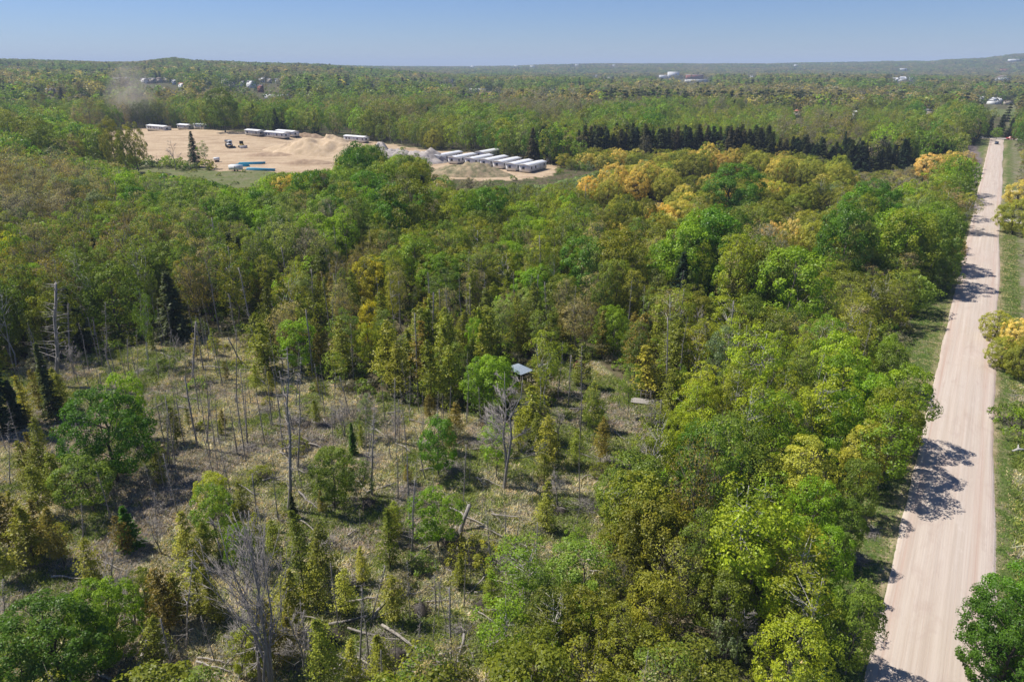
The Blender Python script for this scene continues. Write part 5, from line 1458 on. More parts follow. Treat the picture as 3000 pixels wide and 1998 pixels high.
heap('sand_heap', 960, 448, 62, 30, 8.5, SANDM, 3, 'long tan sand ridge below the low white mobile home', AXP * .5)
heap('sand_heap', 850, 440, 30, 16, 3.2, SANDM, 5, 'pale sand bank at the foot of the middle mobile homes')
heap('sand_heap', 790, 455, 26, 14, 1.8, SANDD, 7, 'low brown dug-over sand mound right of the bulldozer')
heap('sand_heap', 905, 480, 30, 10, 1.9, SANDD, 9, 'low brown mound at the near foot of the sand ridge')
heap('gravel_heap', 1118, 462, 19, 16, 6.0, GRAVH, 11, 'leftmost and steepest grey gravel heap, behind the green trees')
heap('gravel_heap', 1168, 470, 22, 17, 6.2, GRAVH, 13, 'middle grey gravel heap, the broadest of the three')
heap('gravel_heap', 1240, 475, 24, 17, 6.4, GRAVH, 15, 'grey gravel heap nearest the white mobile homes')
heap('dirt_heap', 1370, 512, 38, 17, 5.2, DIRTG, 17, 'brown dirt heap with green weeds in front of the mobile home row', -.15)
heap('dirt_heap', 905, 402, 22, 8, 2.6, SANDD, 19, 'dark stony dirt bank right behind the sand ridge crest')
heap('sand_heap', 1290, 505, 26, 12, 2.2, SANDM, 21, 'low sandy spill between gravel heap and weedy dirt heap')


# --- machines
def wheel_b(b, x, y, z, r, w_, k=12, m=0):
    th = np.arange(k) * 2 * math.pi / k
    ring = np.stack([np.cos(th) * r + x, np.full(k, y - w_ / 2), np.sin(th) * r + z], 1)
    V = np.concatenate([ring, ring + [0, w_, 0], [[x, y - w_ / 2 - .03, z], [x, y + w_ / 2 + .03, z]]])
    i = np.arange(k); j = (i + 1) % k
    b.add(V, np.stack([i, j, j + k, i + k], 1), np.concatenate([np.stack([j, i, i * 0 + 2 * k], 1), np.stack([i + k, j + k, i * 0 + 2 * k + 1], 1)]), m=m)


X, Y, Z = P(672, 432)
tr = empty('dump_truck', (X, Y, Z), 'dump truck', math.radians(-62), 'white articulated dump truck facing the camera on the sand field')
b = newMB(); b.box(1.2, -1.2, 1.1, 3.6, 1.2, 2.1); b.box(1.2, -.5, 2.1, 2.6, 1.1, 3.5); part('cab', b, WHITE, tr)
boxpart('windscreen', 2.6, -.4, 2.3, 2.64, 1.0, 3.3, GLASS, tr); boxpart('grille', 3.6, -.8, 1.2, 3.64, .8, 1.9, METALD, tr)
b = newMB(); b.add([(-4.2, -1.5, 2.3), (.9, -1.5, 1.6), (.9, 1.5, 1.6), (-4.2, 1.5, 2.3), (-4.6, -1.6, 3.4), (1.1, -1.6, 3.3), (1.1, 1.6, 3.3), (-4.6, 1.6, 3.4)],
                   [(0, 3, 2, 1), (0, 1, 5, 4), (1, 2, 6, 5), (2, 3, 7, 6), (3, 0, 4, 7)]); part('dump_body', b, OFFW, tr)
b = newMB(); b.box(-4, -.4, 1.0, 1.2, .4, 1.55); part('chassis', b, METALD, tr)
for x in (2.3, -1.2, -2.9):
    for y in (-1.25, 1.25):
        b = newMB(); wheel_b(b, x, y, .85, .85, .6); part('wheel', b, METALD, tr)
X, Y, Z = P(710, 433)
bd = empty('bulldozer', (X, Y, Z), 'bulldozer', math.radians(-55), 'dusty bulldozer with lowered pale blade just right of the dump truck')
b = newMB(); b.box(-2.0, -.7, .9, 1.6, .7, 1.8); part('hood', b, YELLOW, bd)
b = newMB(); b.box(-1.6, -.8, 1.8, 0, .8, 3.1); b.box(-1.8, -.95, 3.1, .2, .95, 3.2); part('cab', b, METALD, bd)
for y in (-1.25, 1.25):
    b = newMB(); th = np.linspace(0, 2 * math.pi, 15)[:-1]
    cxs = np.cos(th) * .5 + np.where(np.cos(th) > 0, 1.5, -1.6); czs = np.sin(th) * .5 + .5
    ring = np.stack([cxs, np.full(14, y - .28), czs], 1); k = 14; i = np.arange(k); j = (i + 1) % k
    V = np.concatenate([ring, ring + [0, .56, 0], [[0, y - .28, .5], [0, y + .28, .5]]])
    b.add(V, np.stack([i, j, j + k, i + k], 1), np.concatenate([np.stack([j, i, i * 0 + 28], 1), np.stack([i + k, j + k, i * 0 + 29], 1)])); part('track', b, METALD, bd)
b = newMB(); b.add([(2.9, -1.9, .05), (2.9, 1.9, .05), (2.75, 1.9, 1.3), (2.75, -1.9, 1.3), (2.6, -1.9, .05), (2.6, 1.9, .05), (2.5, 1.9, 1.3), (2.5, -1.9, 1.3)],
                   [(0, 1, 2, 3), (4, 7, 6, 5), (0, 3, 7, 4), (1, 5, 6, 2), (3, 2, 6, 7)]); part('blade', b, PALEG, bd)
for y in (-.9, .9): boxpart('push_arm', .6, y - .1, .45, 2.55, y + .1, .65, YELLOW, bd)


def pipes(px, py, n, L, ang, lab, r=.24):
    X, Y, Z = P(px, py)
    o = empty('pipe_stack', (X, Y, Z), 'pipes', ang, lab)
    for i in range(n):
        b = newMB(); row = i // 3
        z = r + row * r * 1.8; y = (i % 3 - 1) * r * 2.3 + row * r; sh = rnd.uniform(-.8, .8)
        b.tube([(-L / 2 + sh, y, z), (L / 2 + sh, y + rnd.uniform(-.2, .2), z)], r, 8)
        part('pipe', b, BLUEP, o)
    for x in (-L / 3, L / 3): boxpart('bearer', x - .1, -1.6, -.1, x + .1, 1.6, .02, LOGW, o)


pipes(735, 482, 6, 11, math.radians(12), 'upper stack of turquoise plastic pipes lying on the sand edge')
pipes(700, 488, 4, 8, math.radians(-8), 'short turquoise pipe stack left of and behind the white trailer')
pipes(760, 500, 6, 13, math.radians(-14), 'long bright blue pipe stack right of the white trailer')
X, Y, Z = P(692, 502)
o = empty('box_trailer', (X, Y, Z), 'trailer', math.radians(-10), 'small white box trailer beside the blue pipes')
boxpart('body', -2.6, -1.1, .6, 2.6, 1.1, 2.5, WHITE, o); boxpart('side_door', -.6, -1.14, .75, .4, -1.1, 2.2, OFFW, o)
b = newMB(); b.tube([(2.6, 0, .6), (3.8, 0, .5)], .08, 5); part('drawbar', b, METALD, o)
for y in (-1.0, 1.0):
    b = newMB(); wheel_b(b, 0, y, .38, .38, .25); part('wheel', b, METALD, o)
X, Y, Z = P(636, 475)
o = empty('storage_tank', (X, Y, Z), 'tank', .4, 'small white tank on a stand at the left end of the pipes')
b = newMB(); b.tube([(-1.3, 0, 1.3), (-1.2, 0, 1.3), (1.2, 0, 1.3), (1.3, 0, 1.3)], [.3, .8, .8, .3], 10); part('tank_body', b, WHITE, o)
boxpart('stand', -1, -.6, 0, 1, .6, .5, METALD, o)
X, Y, Z = P(1605, 478)
o = empty('flatbed_trailer', (X, Y, Z), 'trailer', AX, 'small white trailer with red frame at the right end of the mobile homes')
boxpart('bed', -3, -1.1, .8, 3, 1.1, 1.0, CARR, o); boxpart('load', -2, -1, 1.003, 2, 1, 2.0, WHITE, o)
for y in (-1.0, 1.0):
    b = newMB(); wheel_b(b, -.5, y, .4, .4, .25); part('wheel', b, METALD, o)

# --- houses and bigger buildings further off
for i, (px, py, wp, wm, rm, hh, st, lab) in enumerate(HOUSES):
    X, Y, Z, dc = house_site(px, py, wp)
    L = wp * dc / 2000 * .93
    W_ = min(L * .75, 14) if st != 'long' else min(L * .3, 16)
    nm = 'house' if st in ('gable', 'hip') else ('apartment_block' if st == 'flats' else 'warehouse')
    ang = [.0, .35, -.3, .15, -.12][i % 5] if st == 'gable' else .05
    o = empty(nm, (X, Y, Z), 'house' if nm == 'house' else 'building', ang, lab)
    boxpart('wall', -L / 2, -W_ / 2, -1.5, L / 2, W_ / 2, hh, wm, o)
    b = newMB(); e = .5
    if st in ('gable', 'hip'):
        rh = W_ * .34; q = 0 if st == 'gable' else L * .25
        V = [(-L / 2 - e, -W_ / 2 - e, hh), (L / 2 + e, -W_ / 2 - e, hh), (L / 2 + e, W_ / 2 + e, hh), (-L / 2 - e, W_ / 2 + e, hh), (-L / 2 - e + q, 0, hh + rh), (L / 2 + e - q, 0, hh + rh)]
        b.add(V, [(0, 1, 5, 4), (2, 3, 4, 5), (0, 3, 2, 1)], [(0, 4, 3), (1, 2, 5)] if st == 'hip' else [])
        part('roof', b, rm, o)
        if st == 'gable':
            b = newMB(); b.add([(-L / 2, -W_ / 2, hh), (-L / 2, W_ / 2, hh), (-L / 2, 0, hh + rh), (L / 2, -W_ / 2, hh), (L / 2, W_ / 2, hh), (L / 2, 0, hh + rh)], None, [(0, 2, 1), (3, 4, 5)]); part('gable', b, wm, o)
            g = .22 * L                      # cross gable facing the camera
            b = newMB(); b.add([(g - 2.2, -W_ / 2 - .9, hh - .1), (g + 2.2, -W_ / 2 - .9, hh - .1), (g, -W_ / 2 - .9, hh + rh * .7), (g - 2.2, 0, hh - .1), (g + 2.2, 0, hh - .1), (g, 0, hh + rh * .7)], [(0, 2, 5, 3), (1, 4, 5, 2)], [(0, 1, 2)])
            part('cross_gable', b, [wm], o)
    else:
        b.box(-L / 2 - e, -W_ / 2 - e, hh, L / 2 + e, W_ / 2 + e, hh + (.8 if st != 'long' else .5)); part('roof', b, rm, o)
    rows = 1 if hh < 4 else (2 if hh < 8 else 3)
    nwin = max(2, int(L / (3.2 if st != 'long' else 9)))
    if wp > 9:
        for r_ in range(rows):
            for k in range(min(nwin, 9)):
                window(o, -L / 2 + (k + .5) * L / min(nwin, 9), -W_ / 2, 1.5 + r_ * 2.8, 1.1, 1.3)

# --- vehicles on the road
def car(px, py, z, ang, m, lab, pick=False):
    X, Y, Z = P(px, py)
    o = empty('car' if not pick else 'pickup_truck', (X, Y, z), 'car' if not pick else 'pickup', ang, lab)
    b = newMB()
    prof = [(-2.2, .35), (-2.25, .9), (-1.5, .98), (-.9, 1.45), (.6, 1.45), (1.2, .98), (2.1, .88), (2.25, .5), (2.2, .35)] if not pick else \
        [(-2.6, .5), (-2.65, 1.1), (-.6, 1.1), (-.55, 1.75), (.9, 1.75), (1.4, 1.12), (2.5, 1.05), (2.6, .5)]
    n = len(prof)
    V = [(x, -.88, zz) for x, zz in prof] + [(x, .88, zz) for x, zz in prof]
    b.add(V, [(i, (i + 1) % n, (i + 1) % n + n, i + n) for i in range(n)])
    b.T.append(np.array([[b.n - 2 * n, b.n - 2 * n + i + 1, b.n - 2 * n + i] for i in range(1, n - 1)])); b.tm.append(np.zeros(n - 2, int))
    b.T.append(np.array([[b.n - n, b.n - n + i, b.n - n + i + 1] for i in range(1, n - 1)])); b.tm.append(np.zeros(n - 2, int))
    part('body', b, m, o)
    z0, z1 = (1.0, 1.4) if not pick else (1.15, 1.65)
    for y in (-.9, .9): boxpart('side_window', -.85, y - .02, z0, .55, y + .02, z1, GLASS, o)
    b = newMB(); b.add([(-1.45, -.75, z0 + .02), (-1.45, .75, z0 + .02), (-.95, .7, z1 + .03), (-.95, -.7, z1 + .03)], [(0, 1, 2, 3)]); part('rear_window', b, GLASS, o)
    for x in (-1.4, 1.4):
        for y in (-.8, .8):
            b = newMB(); wheel_b(b, x, y, .34, .34, .22); part('wheel', b, METALD, o)


car(2919, 424, .12, AX, CARB, 'small dark blue car driving on the far end of the gravel road')
car(2962, 410, hz(*P(2962, 410)[:2]) + .02, AX + 1.4, CARR, 'red pickup parked at the corner beyond the road end', True)
car(320, 293, hz(*P(320, 293)[:2]) + .02, .3, WHITE, 'white car parked below the tall lamp posts far left')
for px, py, ty in ((224, 286, 266), (236, 286, 266), (267, 284, 262), (294, 284, 264), (334, 293, 272), (350, 288, 268), (2970, 402, 362)):
    X, Y, Z, h_ = top_height(px, py, ty)
    o = empty('lamp_post' if px < 1000 else 'utility_pole', (X, Y, Z), 'lamp post' if px < 1000 else 'utility pole')
    b = newMB(); b.tube([(0, 0, -.3), (0, 0, h_)], [.28, .18], 6); part('pole', b, BARK if px > 1000 else PALEG, o)
    b = newMB(); b.box(-1.1, -.15, h_ - .5, 1.1, .15, h_ - .3); part('crossarm' if px > 1000 else 'lamp_head', b, BARK if px > 1000 else PALEG, o)
    EXTRA.append((o, 'thin pale lamp post' if px < 1000 else 'wooden utility pole', px, py))

# --- shelter with sheet roof in the clearing edge
cs = [P(1478, 1079, dz=2.0), P(1527, 1100, dz=1.9), P(1564, 1084, dz=2.0), P(1519, 1064, dz=2.3)]
zz = [2.0, 1.9, 2.0, 2.25]
X = sum(c[0] for c in cs) / 4; Y = sum(c[1] for c in cs) / 4; Z = hz(X, Y)
o = empty('shelter', (X, Y, Z), 'shelter', 0, 'low shelter with a blue-grey sheet roof at the back of the clearing')
C4 = np.array([(c[0] - X, c[1] - Y, q) for c, q in zip(cs, zz)])
b = newMB(); n = 13
for i in range(n):                       # ribbed sheets
    u0, u1 = i / n, (i + 1) / n; um = (u0 + u1) / 2
    def at(u, v_, dz=0):
        q = (C4[0] * (1 - u) + C4[3] * u) * (1 - v_) + (C4[1] * (1 - u) + C4[2] * u) * v_
        return (q[0], q[1], q[2] + dz)
    b.add([at(u0, 0), at(um, 0, .07), at(u1, 0), at(u0, 1), at(um, 1, .07), at(u1, 1)], [(0, 1, 4, 3), (1, 2, 5, 4)], v=.5)
part('roof_sheet', b, TARP, o)
for q in C4 * np.array([.86, .86, 1]):
    b = newMB(); b.tube([(q[0], q[1], -.2), (q[0], q[1], q[2] - .03)], .07, 6); part('post', b, BARK, o)
b = newMB(); b.box(-1.2, .3, 0, .6, 1.3, 1.3); part('back_panel', b, BARKD, o)

# --- footbridge / boardwalk
X0, Y0, Z0 = P(1848, 1181); X1, Y1, Z1 = P(1938, 1190)
o = empty('footbridge', (X0, Y0, Z0), 'footbridge', math.atan2(Y1 - Y0, X1 - X0), 'weathered wooden footbridge with a rail at the clearing edge')
L = math.hypot(X1 - X0, Y1 - Y0)
pb = newMB(); pb.box(-L / 2, -.13, -.03, L / 2, .13, .03); pm = pb.mesh('plank', [PLANKW])
for i in range(5):
    q = bpy.data.objects.new('plank', pm); q.parent = o; q.location = (L / 2, .28 * i, .22 + rnd.uniform(-.01, .01)); lk(q)
for k in range(4):
    boxpart('rail_post', L * .12 + k * L * .16, 1.30, -.2, L * .12 + k * L * .16 + .09, 1.39, 1.35, PLANKW, o)
boxpart('handrail', L * .1, 1.27, 1.35, L * .64, 1.42, 1.43, PLANKW, o); boxpart('handrail', L * .1, 1.30, .85, L * .64, 1.36, .95, PLANKW, o)
for k in range(3): boxpart('bearer', .4 + k * (L - .9) / 2, -.1, -.2, .55 + k * (L - .9) / 2, 1.25, .185, BARKD, o)
X, Y, Z = P(1744, 1206)
o = empty('board_pile', (X, Y, Z), 'boards', .3, 'low pile of pinkish boards on the grass left of the footbridge')
for k in range(5): boxpart('board', -.75 + .04 * k, -.45, .12 * k, .75 + .03 * k, .45 - .03 * k, .10 + .12 * k, LOGW, o)
X, Y, Z = P(2988, 1322)
o = empty('driftwood', (X, Y, Z), 'branch', .2, 'bleached white forked branch on the grass right of the road')
b = newMB(); b.tube([(-1.1, 0, .12), (-.2, .1, .25), (.9, -.15, .18)], [.12, .15, .05], 6); b.tube([(-.2, .1, .25), (.3, .6, .35), (.6, .9, .3)], [.12, .08, .03], 5); part('stem', b, BIRCH, o)

# ------------------------------------------------------------------ fallen logs
LOGS = [(1257, 1613, 1364, 1728, .09), (1429, 1690, 1375, 1743, .07), (1318, 1491, 1478, 1583, .11), (1340, 1500, 1440, 1560, .08), (963, 1835, 1066, 1812, .13), (1120, 1842, 1347, 1987, .13), (1020, 1850, 1200, 1885, .1),
        (1276, 1934, 1375, 1892, .14), (1360, 1865, 1337, 1983, .12), (1047, 1934, 1135, 1968, .1), (963, 1972, 1055, 1922, .08), (1017, 1770, 1116, 1751, .12), (876, 1450, 940, 1499, .12), (285, 1973, 346, 2002, .17),
        (433, 1887, 402, 1994, .22), (0, 1872, 25, 1877, .15), (356, 1851, 458, 1862, .08), (763, 1846, 626, 1994, .08), (472, 1036, 536, 1062, .1), (590, 1081, 750, 1090, .09), (700, 1055, 725, 1080, .13), (523, 1195, 561, 1197, .11),
        (236, 1138, 335, 1151, .09), (54, 1084, 131, 1085, .08), (750, 1109, 820, 1167, .13), (929, 1221, 973, 1256, .1), (1101, 1262, 1203, 1329, .11), (878, 1298, 986, 1329, .12), (1381, 1320, 1445, 1313, .09),
        (1072, 1447, 1158, 1419, .12), (1015, 1374, 1078, 1450, .08), (1135, 1215, 1222, 1198, .1), (1426, 1166, 1471, 1215, .1), (1819, 1400, 1892, 1368, .14), (1577, 1240, 1640, 1275, .08), (1592, 1285, 1666, 1320, .09), (1752, 1298, 1777, 1320, .09),
        (1796, 1366, 1850, 1367, .07), (1590, 1232, 1655, 1240, .07), (1440, 1515, 1530, 1523, .10), (1265, 1600, 1190, 1655, .07), (1600, 1480, 1660, 1500, .09), (1490, 1560, 1440, 1500, .06), (60, 1490, 130, 1470, .09), (700, 1425, 760, 1455, .09),
        (820, 1330, 900, 1345, .1), (955, 1130, 1050, 1140, .07), (1230, 1380, 1300, 1372, .08), (1690, 1330, 1740, 1345, .08), (1565, 1700, 1620, 1640, .07), (1180, 1750, 1240, 1735, .09), (900, 1920, 960, 1890, .09), (480, 1960, 560, 1930, .08),
        (580, 1930, 690, 1950, .07), (850, 1800, 930, 1822, .08), (1150, 1900, 1190, 1985, .06), (1230, 1965, 1330, 1940, .09), (1395, 1790, 1450, 1830, .07), (250, 1470, 330, 1490, .08), (120, 1540, 190, 1515, .08)]
for _ in range(70):
    while True:
        x, y = rnd.uniform(60, 1900), rnd.uniform(1090, 1960)
        if inpoly([x], [y], CLEAR)[0]: break
    a = rnd.choice([rnd.gauss(.35, .35), rnd.gauss(-.3, .4)]); l_ = rnd.uniform(.5, 1.2) * (y - 195) * .055
    LOGS.append((x, y, x + math.cos(a) * l_, y + math.sin(a) * l_ * .6, rnd.uniform(.05, .1)))
for i, (x0, y0, x1, y1, r) in enumerate(LOGS):
    A = np.array(P(x0, y0)); B = np.array(P(x1, y1)); mid = (A + B) / 2
    rr = np.random.default_rng(900 + i)
    A[2] += r * .7 + rr.uniform(0, .35); B[2] += r * .7 + rr.uniform(0, .25)
    n = 6; t = np.linspace(0, 1, n)[:, None]; pts_ = A + (B - A) * t - mid
    L = np.linalg.norm(B - A)
    pts_[1:-1] += rr.normal(size=(n - 2, 3)) * .02 * L
    o = bpy.data.objects.new('fallen_log', None); lk(o); o.location = mid; o['category'] = 'fallen log'; o.empty_display_size = .3
    b = newMB(i); b.tube(pts_, r * (1 - .55 * t[:, 0]), 6); part('trunk', b, LOGW if i % 4 else DEADW, o)
    b = newMB(i); k = int(L * 3) + 3
    u = rr.random((k, 1)); C = (A + (B - A) * u) - mid
    dr = (B - A) / L; D = rr.normal(size=(k, 3)) * .5 + dr * .5; D[:, 2] = np.abs(D[:, 2]) * .8
    b.twigs(C, C + D * rr.uniform(.25, 1.0, (k, 1)) * .9, .02)
    q = part('branch_stubs', b, DEADW, o); q['kind'] = 'stuff'
    EXTRA.append((o, ('long' if L > 5 else 'short' if L < 2.6 else 'mid-length') + (' thick' if r > .11 else ' thin') + (' bleached' if i % 4 else ' grey') + ' fallen log', (x0 + x1) / 2, (y0 + y1) / 2))


# leaning stumps, root masses, brush piles
def lean_log(x0, y0, x1, y1, h, r, nm, phr):
    A = np.array(P(x0, y0)); X, Y, Z = P(x1, y1, dz=h); B = np.array((X, Y, Z + h))
    o = empty('leaning_trunk', tuple(A), 'dead trunk')
    b = newMB(x0); b.tube([(0, 0, -.2), tuple((B - A) * .5 + [0, 0, .05]), tuple(B - A)], [r, r * .9, r * .8], 7); part('trunk', b, DEADW, o)
    EXTRA.append((o, phr, x0, y0))


lean_log(1345, 1560, 1376, 1478, 2.4, .22, '', 'thick broken grey trunk leaning right')
lean_log(1089, 1812, 1133, 1757, 1.6, .17, '', 'broken trunk leaning right over logs')
lean_log(1370, 1100 + 85, 1398, 1095, 5.2, .12, '', 'dark dead trunk leaning right')
lean_log(705, 1060, 668, 990, 4.2, .11, '', 'dark dead trunk leaning left')


def mass(nm, px, py, rad, h, n, m, lab, seed, flat=.6, tw=.02):
    X, Y, Z = P(px, py); rr = np.random.default_rng(seed)
    b = newMB(seed)
    D = rr.normal(size=(n, 3)); D[:, 2] = np.abs(D[:, 2]) * flat; D /= np.linalg.norm(D, axis=1)[:, None]
    C = rr.normal(size=(n, 3)) * np.array([rad * .35, rad * .35, .08]); C[:, 2] = np.abs(C[:, 2])
    b.twigs(C, C + D * np.array([rad, rad, h]) * rr.uniform(.4, 1, (n, 1)), tw)
    if m is ROOTW:
        k = 14; th = np.arange(k) * 6.283 / k; R1 = rad * .55 * (1 + .25 * rr.normal(size=k))
        V = [(math.cos(a) * q, math.sin(a) * q, -.15) for a, q in zip(th, R1)] + [(math.cos(a) * q * .6, math.sin(a) * q * .6, h * .55) for a, q in zip(th, R1)] + [(0, 0, h * .75)]
        b.add(V, [(i, (i + 1) % k, (i + 1) % k + k, i + k) for i in range(k)], [(i + k, (i + 1) % k + k, 2 * k) for i in range(k)])
    me = b.mesh(nm, [m]); o = lk(bpy.data.objects.new(nm, me)); o.location = (X, Y, Z)
    o['category'] = 'root plate' if nm == 'root_mass' else 'brush pile'
    EXTRA.append((o, lab, px, py)); return o


for i, (px, py, r, h) in enumerate([(1325, 1590, 1.9, 1.4), (1080, 1478, 1.4, .7), (1165, 1935, 1.7, 1.3), (975, 1862, 1.4, .5), (1230, 1790, 1.2, .9), (165, 1120, 1.0, .6), (900, 1245, 1.1, .6), (640, 1020, 1.0, .5), (1640, 1500, 1.1, .5), (1410, 1770, .9, .5)]):
    mass('root_mass', px, py, r, h, 260, ROOTW, 'dark tangled upturned root mass', 700 + i)
for i, (px, py, r) in enumerate([(1010, 1205, 2.4), (900, 1300, 2.2), (880, 1380, 2.0), (660, 1290, 2.2), (720, 1320, 1.8), (950, 1240, 1.6), (1090, 1350, 2.0), (1400, 1300, 1.8), (1330, 1370, 1.6), (560, 1420, 2.0), (640, 1440, 1.8), (760, 1390, 1.8),
                                 (1120, 1880, 1.8), (1060, 1960, 1.6), (1200, 1960, 1.5), (820, 1900, 1.5), (700, 1480, 1.6), (1720, 1480, 1.6), (1880, 1420, 1.8), (1900, 1320, 1.6), (1600, 1560, 1.4), (1480, 1640, 1.4), (1350, 1850, 1.3), (230, 1230, 1.6),
                                 (130, 1200, 1.6), (320, 1150, 1.4), (420, 1090, 1.5), (620, 1120, 1.6), (780, 1200, 1.7), (870, 1230, 1.6), (1250, 1300, 1.6), (1500, 1290, 1.6), (1600, 1330, 1.5), (1780, 1350, 1.4), (1190, 1440, 1.3), (470, 1490, 1.5), (1040, 1700, 1.2), (950, 1600, 1.2), (2190, 1500, 1.4), (2550, 1560, 1.2), (2510, 1640, 1.2)]):
    mass('brush_pile', px, py, r, .7, 300, DEADW if i % 3 else LOGW, 'tangle of grey fallen twigs', 740 + i, .35, .025)

# ------------------------------------------------------------------ grass, twigs and undergrowth: stuff
pg = bpy.data.collections.new('ground_cover_sources')
GRASSM = leaf_mat('grass_blade', True, .25)
for i in range(3):
    rr = np.random.default_rng(600 + i); b = newMB(600 + i); k = 30
    C = rr.normal(size=(k, 3)) * np.array([.22, .22, 0]); C[:, 2] = -.05
    D = rr.normal(size=(k, 3)) * np.array([.22, .22, 0]); D[:, 2] = rr.uniform(.16, .42, k) * (1, .8, .5)[i]
    s_ = rr.normal(size=(k, 3)) * .03; s_[:, 2] = 0
    V = np.stack([C - s_, C + s_, C + D], 1).reshape(-1, 3)
    b.add(V, None, np.arange(3 * k).reshape(-1, 3), v=np.repeat(rr.uniform(0, 1, k), 3))
    q = bpy.data.objects.new('g_%02d' % i, b.mesh('grass_tuft', [GRASSM])); pg.objects.link(q)
for i in range(3):
    rr = np.random.default_rng(610 + i); b = newMB(610 + i); k = 9
    C = rr.normal(size=(k, 3)) * np.array([.5, .5, .05]); th = rr.normal(size=k) * .6 + i
    L_ = rr.uniform(.4, 1.9, k); D = np.stack([np.cos(th) * L_, np.sin(th) * L_, rr.uniform(-.05, .18, k)], 1)
    C[:, 2] = np.abs(C[:, 2]) + .03
    b.twigs(C, C + D, .022)
    q = bpy.data.objects.new('s_%02d' % i, b.mesh('stick_litter', [LOGW if i else DEADW])); pg.objects.link(q)
PC_SAVE = pc


def ground_pts(sp_, r1, cond, seed):
    X, Y = scatter(28, r1, sp_, seed); Z = hterr(X, Y); gx, gy = proj(X, Y, Z); s, t = road_st(X, Y)
    k = (gx > -150) & (gx < 3150) & (gy < 2100) & cond(gx, gy, s, t)
    return X[k], Y[k], Z[k], gx[k], gy[k], t[k]


pc = pg
pts = []
X, Y, Z, gx, gy, t = ground_pts(.36, 128, lambda gx, gy, s, t: (inpoly(gx, gy, CLEAR) | inpoly(gx, gy, GLADE) | ((t > 9.5) & (t < 17))), 51)
nn = .6 * vnoise(X / 5, Y / 5, 71) + .5 * vnoise(X / 1.6, Y / 1.6, 72)
nb = vnoise(X / 9, Y / 9, 73)
for i in range(len(X)):
    q = nn[i] + rnd.gauss(0, .22) - (.3 if (gx[i] < 900 and gy[i] > 1250) else 0) + (.2 if gx[i] > 1500 else 0)
    c = (.135, .165, .03) if q > .08 else ((.23, .225, .07) if q > -.12 else (.37, .32, .205))
    if nb[i] > .35 and q < .1: c = (.28, .235, .18)
    if rnd.random() < .12: continue
    pts.append((X[i], Y[i], Z[i], rnd.choice((0, 1, 1, 2)), rnd.uniform(.7, 1.25), 1.1, rnd.random() * 6.28, jit(c, rnd, .2)))
gn_instancer('dry_grass', pts, 'straw coloured and green tussock grass over the cleared ground', 'grass')
pts = []
X, Y, Z, gx, gy, t = ground_pts(.42, 260, lambda gx, gy, s, t: (((t > -4.3) & (t < .35)) | ((t > 8.0) & (t < 10.8))) & (s < 300), 52)
for i in range(len(X)):
    pts.append((X[i], Y[i], Z[i] - .02, 2, rnd.uniform(.6, 1.2), 1.3, rnd.random() * 6.28, jit((.075, .115, .02) if rnd.random() < .72 + .25 * math.sin(X[i] * .7) * math.sin(Y[i] * .5) else (.24, .21, .10), rnd, .25)))
gn_instancer('verge_grass', pts, 'green grass verges along both sides of the gravel road', 'grass')
pts = []
X, Y, Z, gx, gy, t = ground_pts(.92, 128, lambda gx, gy, s, t: inpoly(gx, gy, CLEAR), 53)
for i in range(len(X)):
    pts.append((X[i], Y[i], Z[i], rnd.choice((3, 4, 5)), rnd.uniform(.5, 1.1), 1.0, rnd.random() * 6.28, (.3, .3, .3)))
gn_instancer('stick_litter', pts, 'dead sticks and twigs strewn over the cleared ground', 'sticks')
pc = PC_SAVE
pts = []
X, Y, Z, gx, gy, t = ground_pts(1.7, 150, lambda gx, gy, s, t: ~inpoly(gx, gy, CLEAR) & ~inpoly(gx, gy, GLADE) & ((t < -4.5) | (t > 16)), 54)
for i in range(len(X)):
    if rnd.random() < .35: continue
    c = TINT[rnd.choice(['OL', 'G4', 'OD', 'GY', 'G1'])][1]
    pts.append((X[i], Y[i], Z[i], protos[('shrub', rnd.randrange(2))], rnd.uniform(.45, 1.0), 1.1, rnd.random() * 6.28, jit(c, rnd, .2)))
gn_instancer('undergrowth', pts, 'low leafy undergrowth under the trees', 'undergrowth')

# ------------------------------------------------------------------ dust and haze
def vol_mat(name, color, dens, noisy=False, aniso=.2):
    m, t, out = mat(name)
    v = nd(t, 'ShaderNodeVolumePrincipled'); v.inputs['Color'].default_value = (*color, 1); v.inputs['Density'].default_value = dens; v.inputs['Anisotropy'].default_value = aniso
    if noisy:
        tc = nd(t, 'ShaderNodeTexCoord').outputs['Object']
        ln = nd(t, 'ShaderNodeVectorMath', operation='LENGTH'); t.links.new(tc, ln.inputs[0])
        fall = ramp(t, ln.outputs['Value'], 1.0, .15)
        f = ramp(t, noise(t, 2.6, 4, .6, tc, .8), .38, .7)
        t.links.new(mth(t, 'MULTIPLY', mth(t, 'MULTIPLY', fall, f), dens), v.inputs['Density'])
    t.links.new(v.outputs[0], out.inputs['Volume'])
    return m


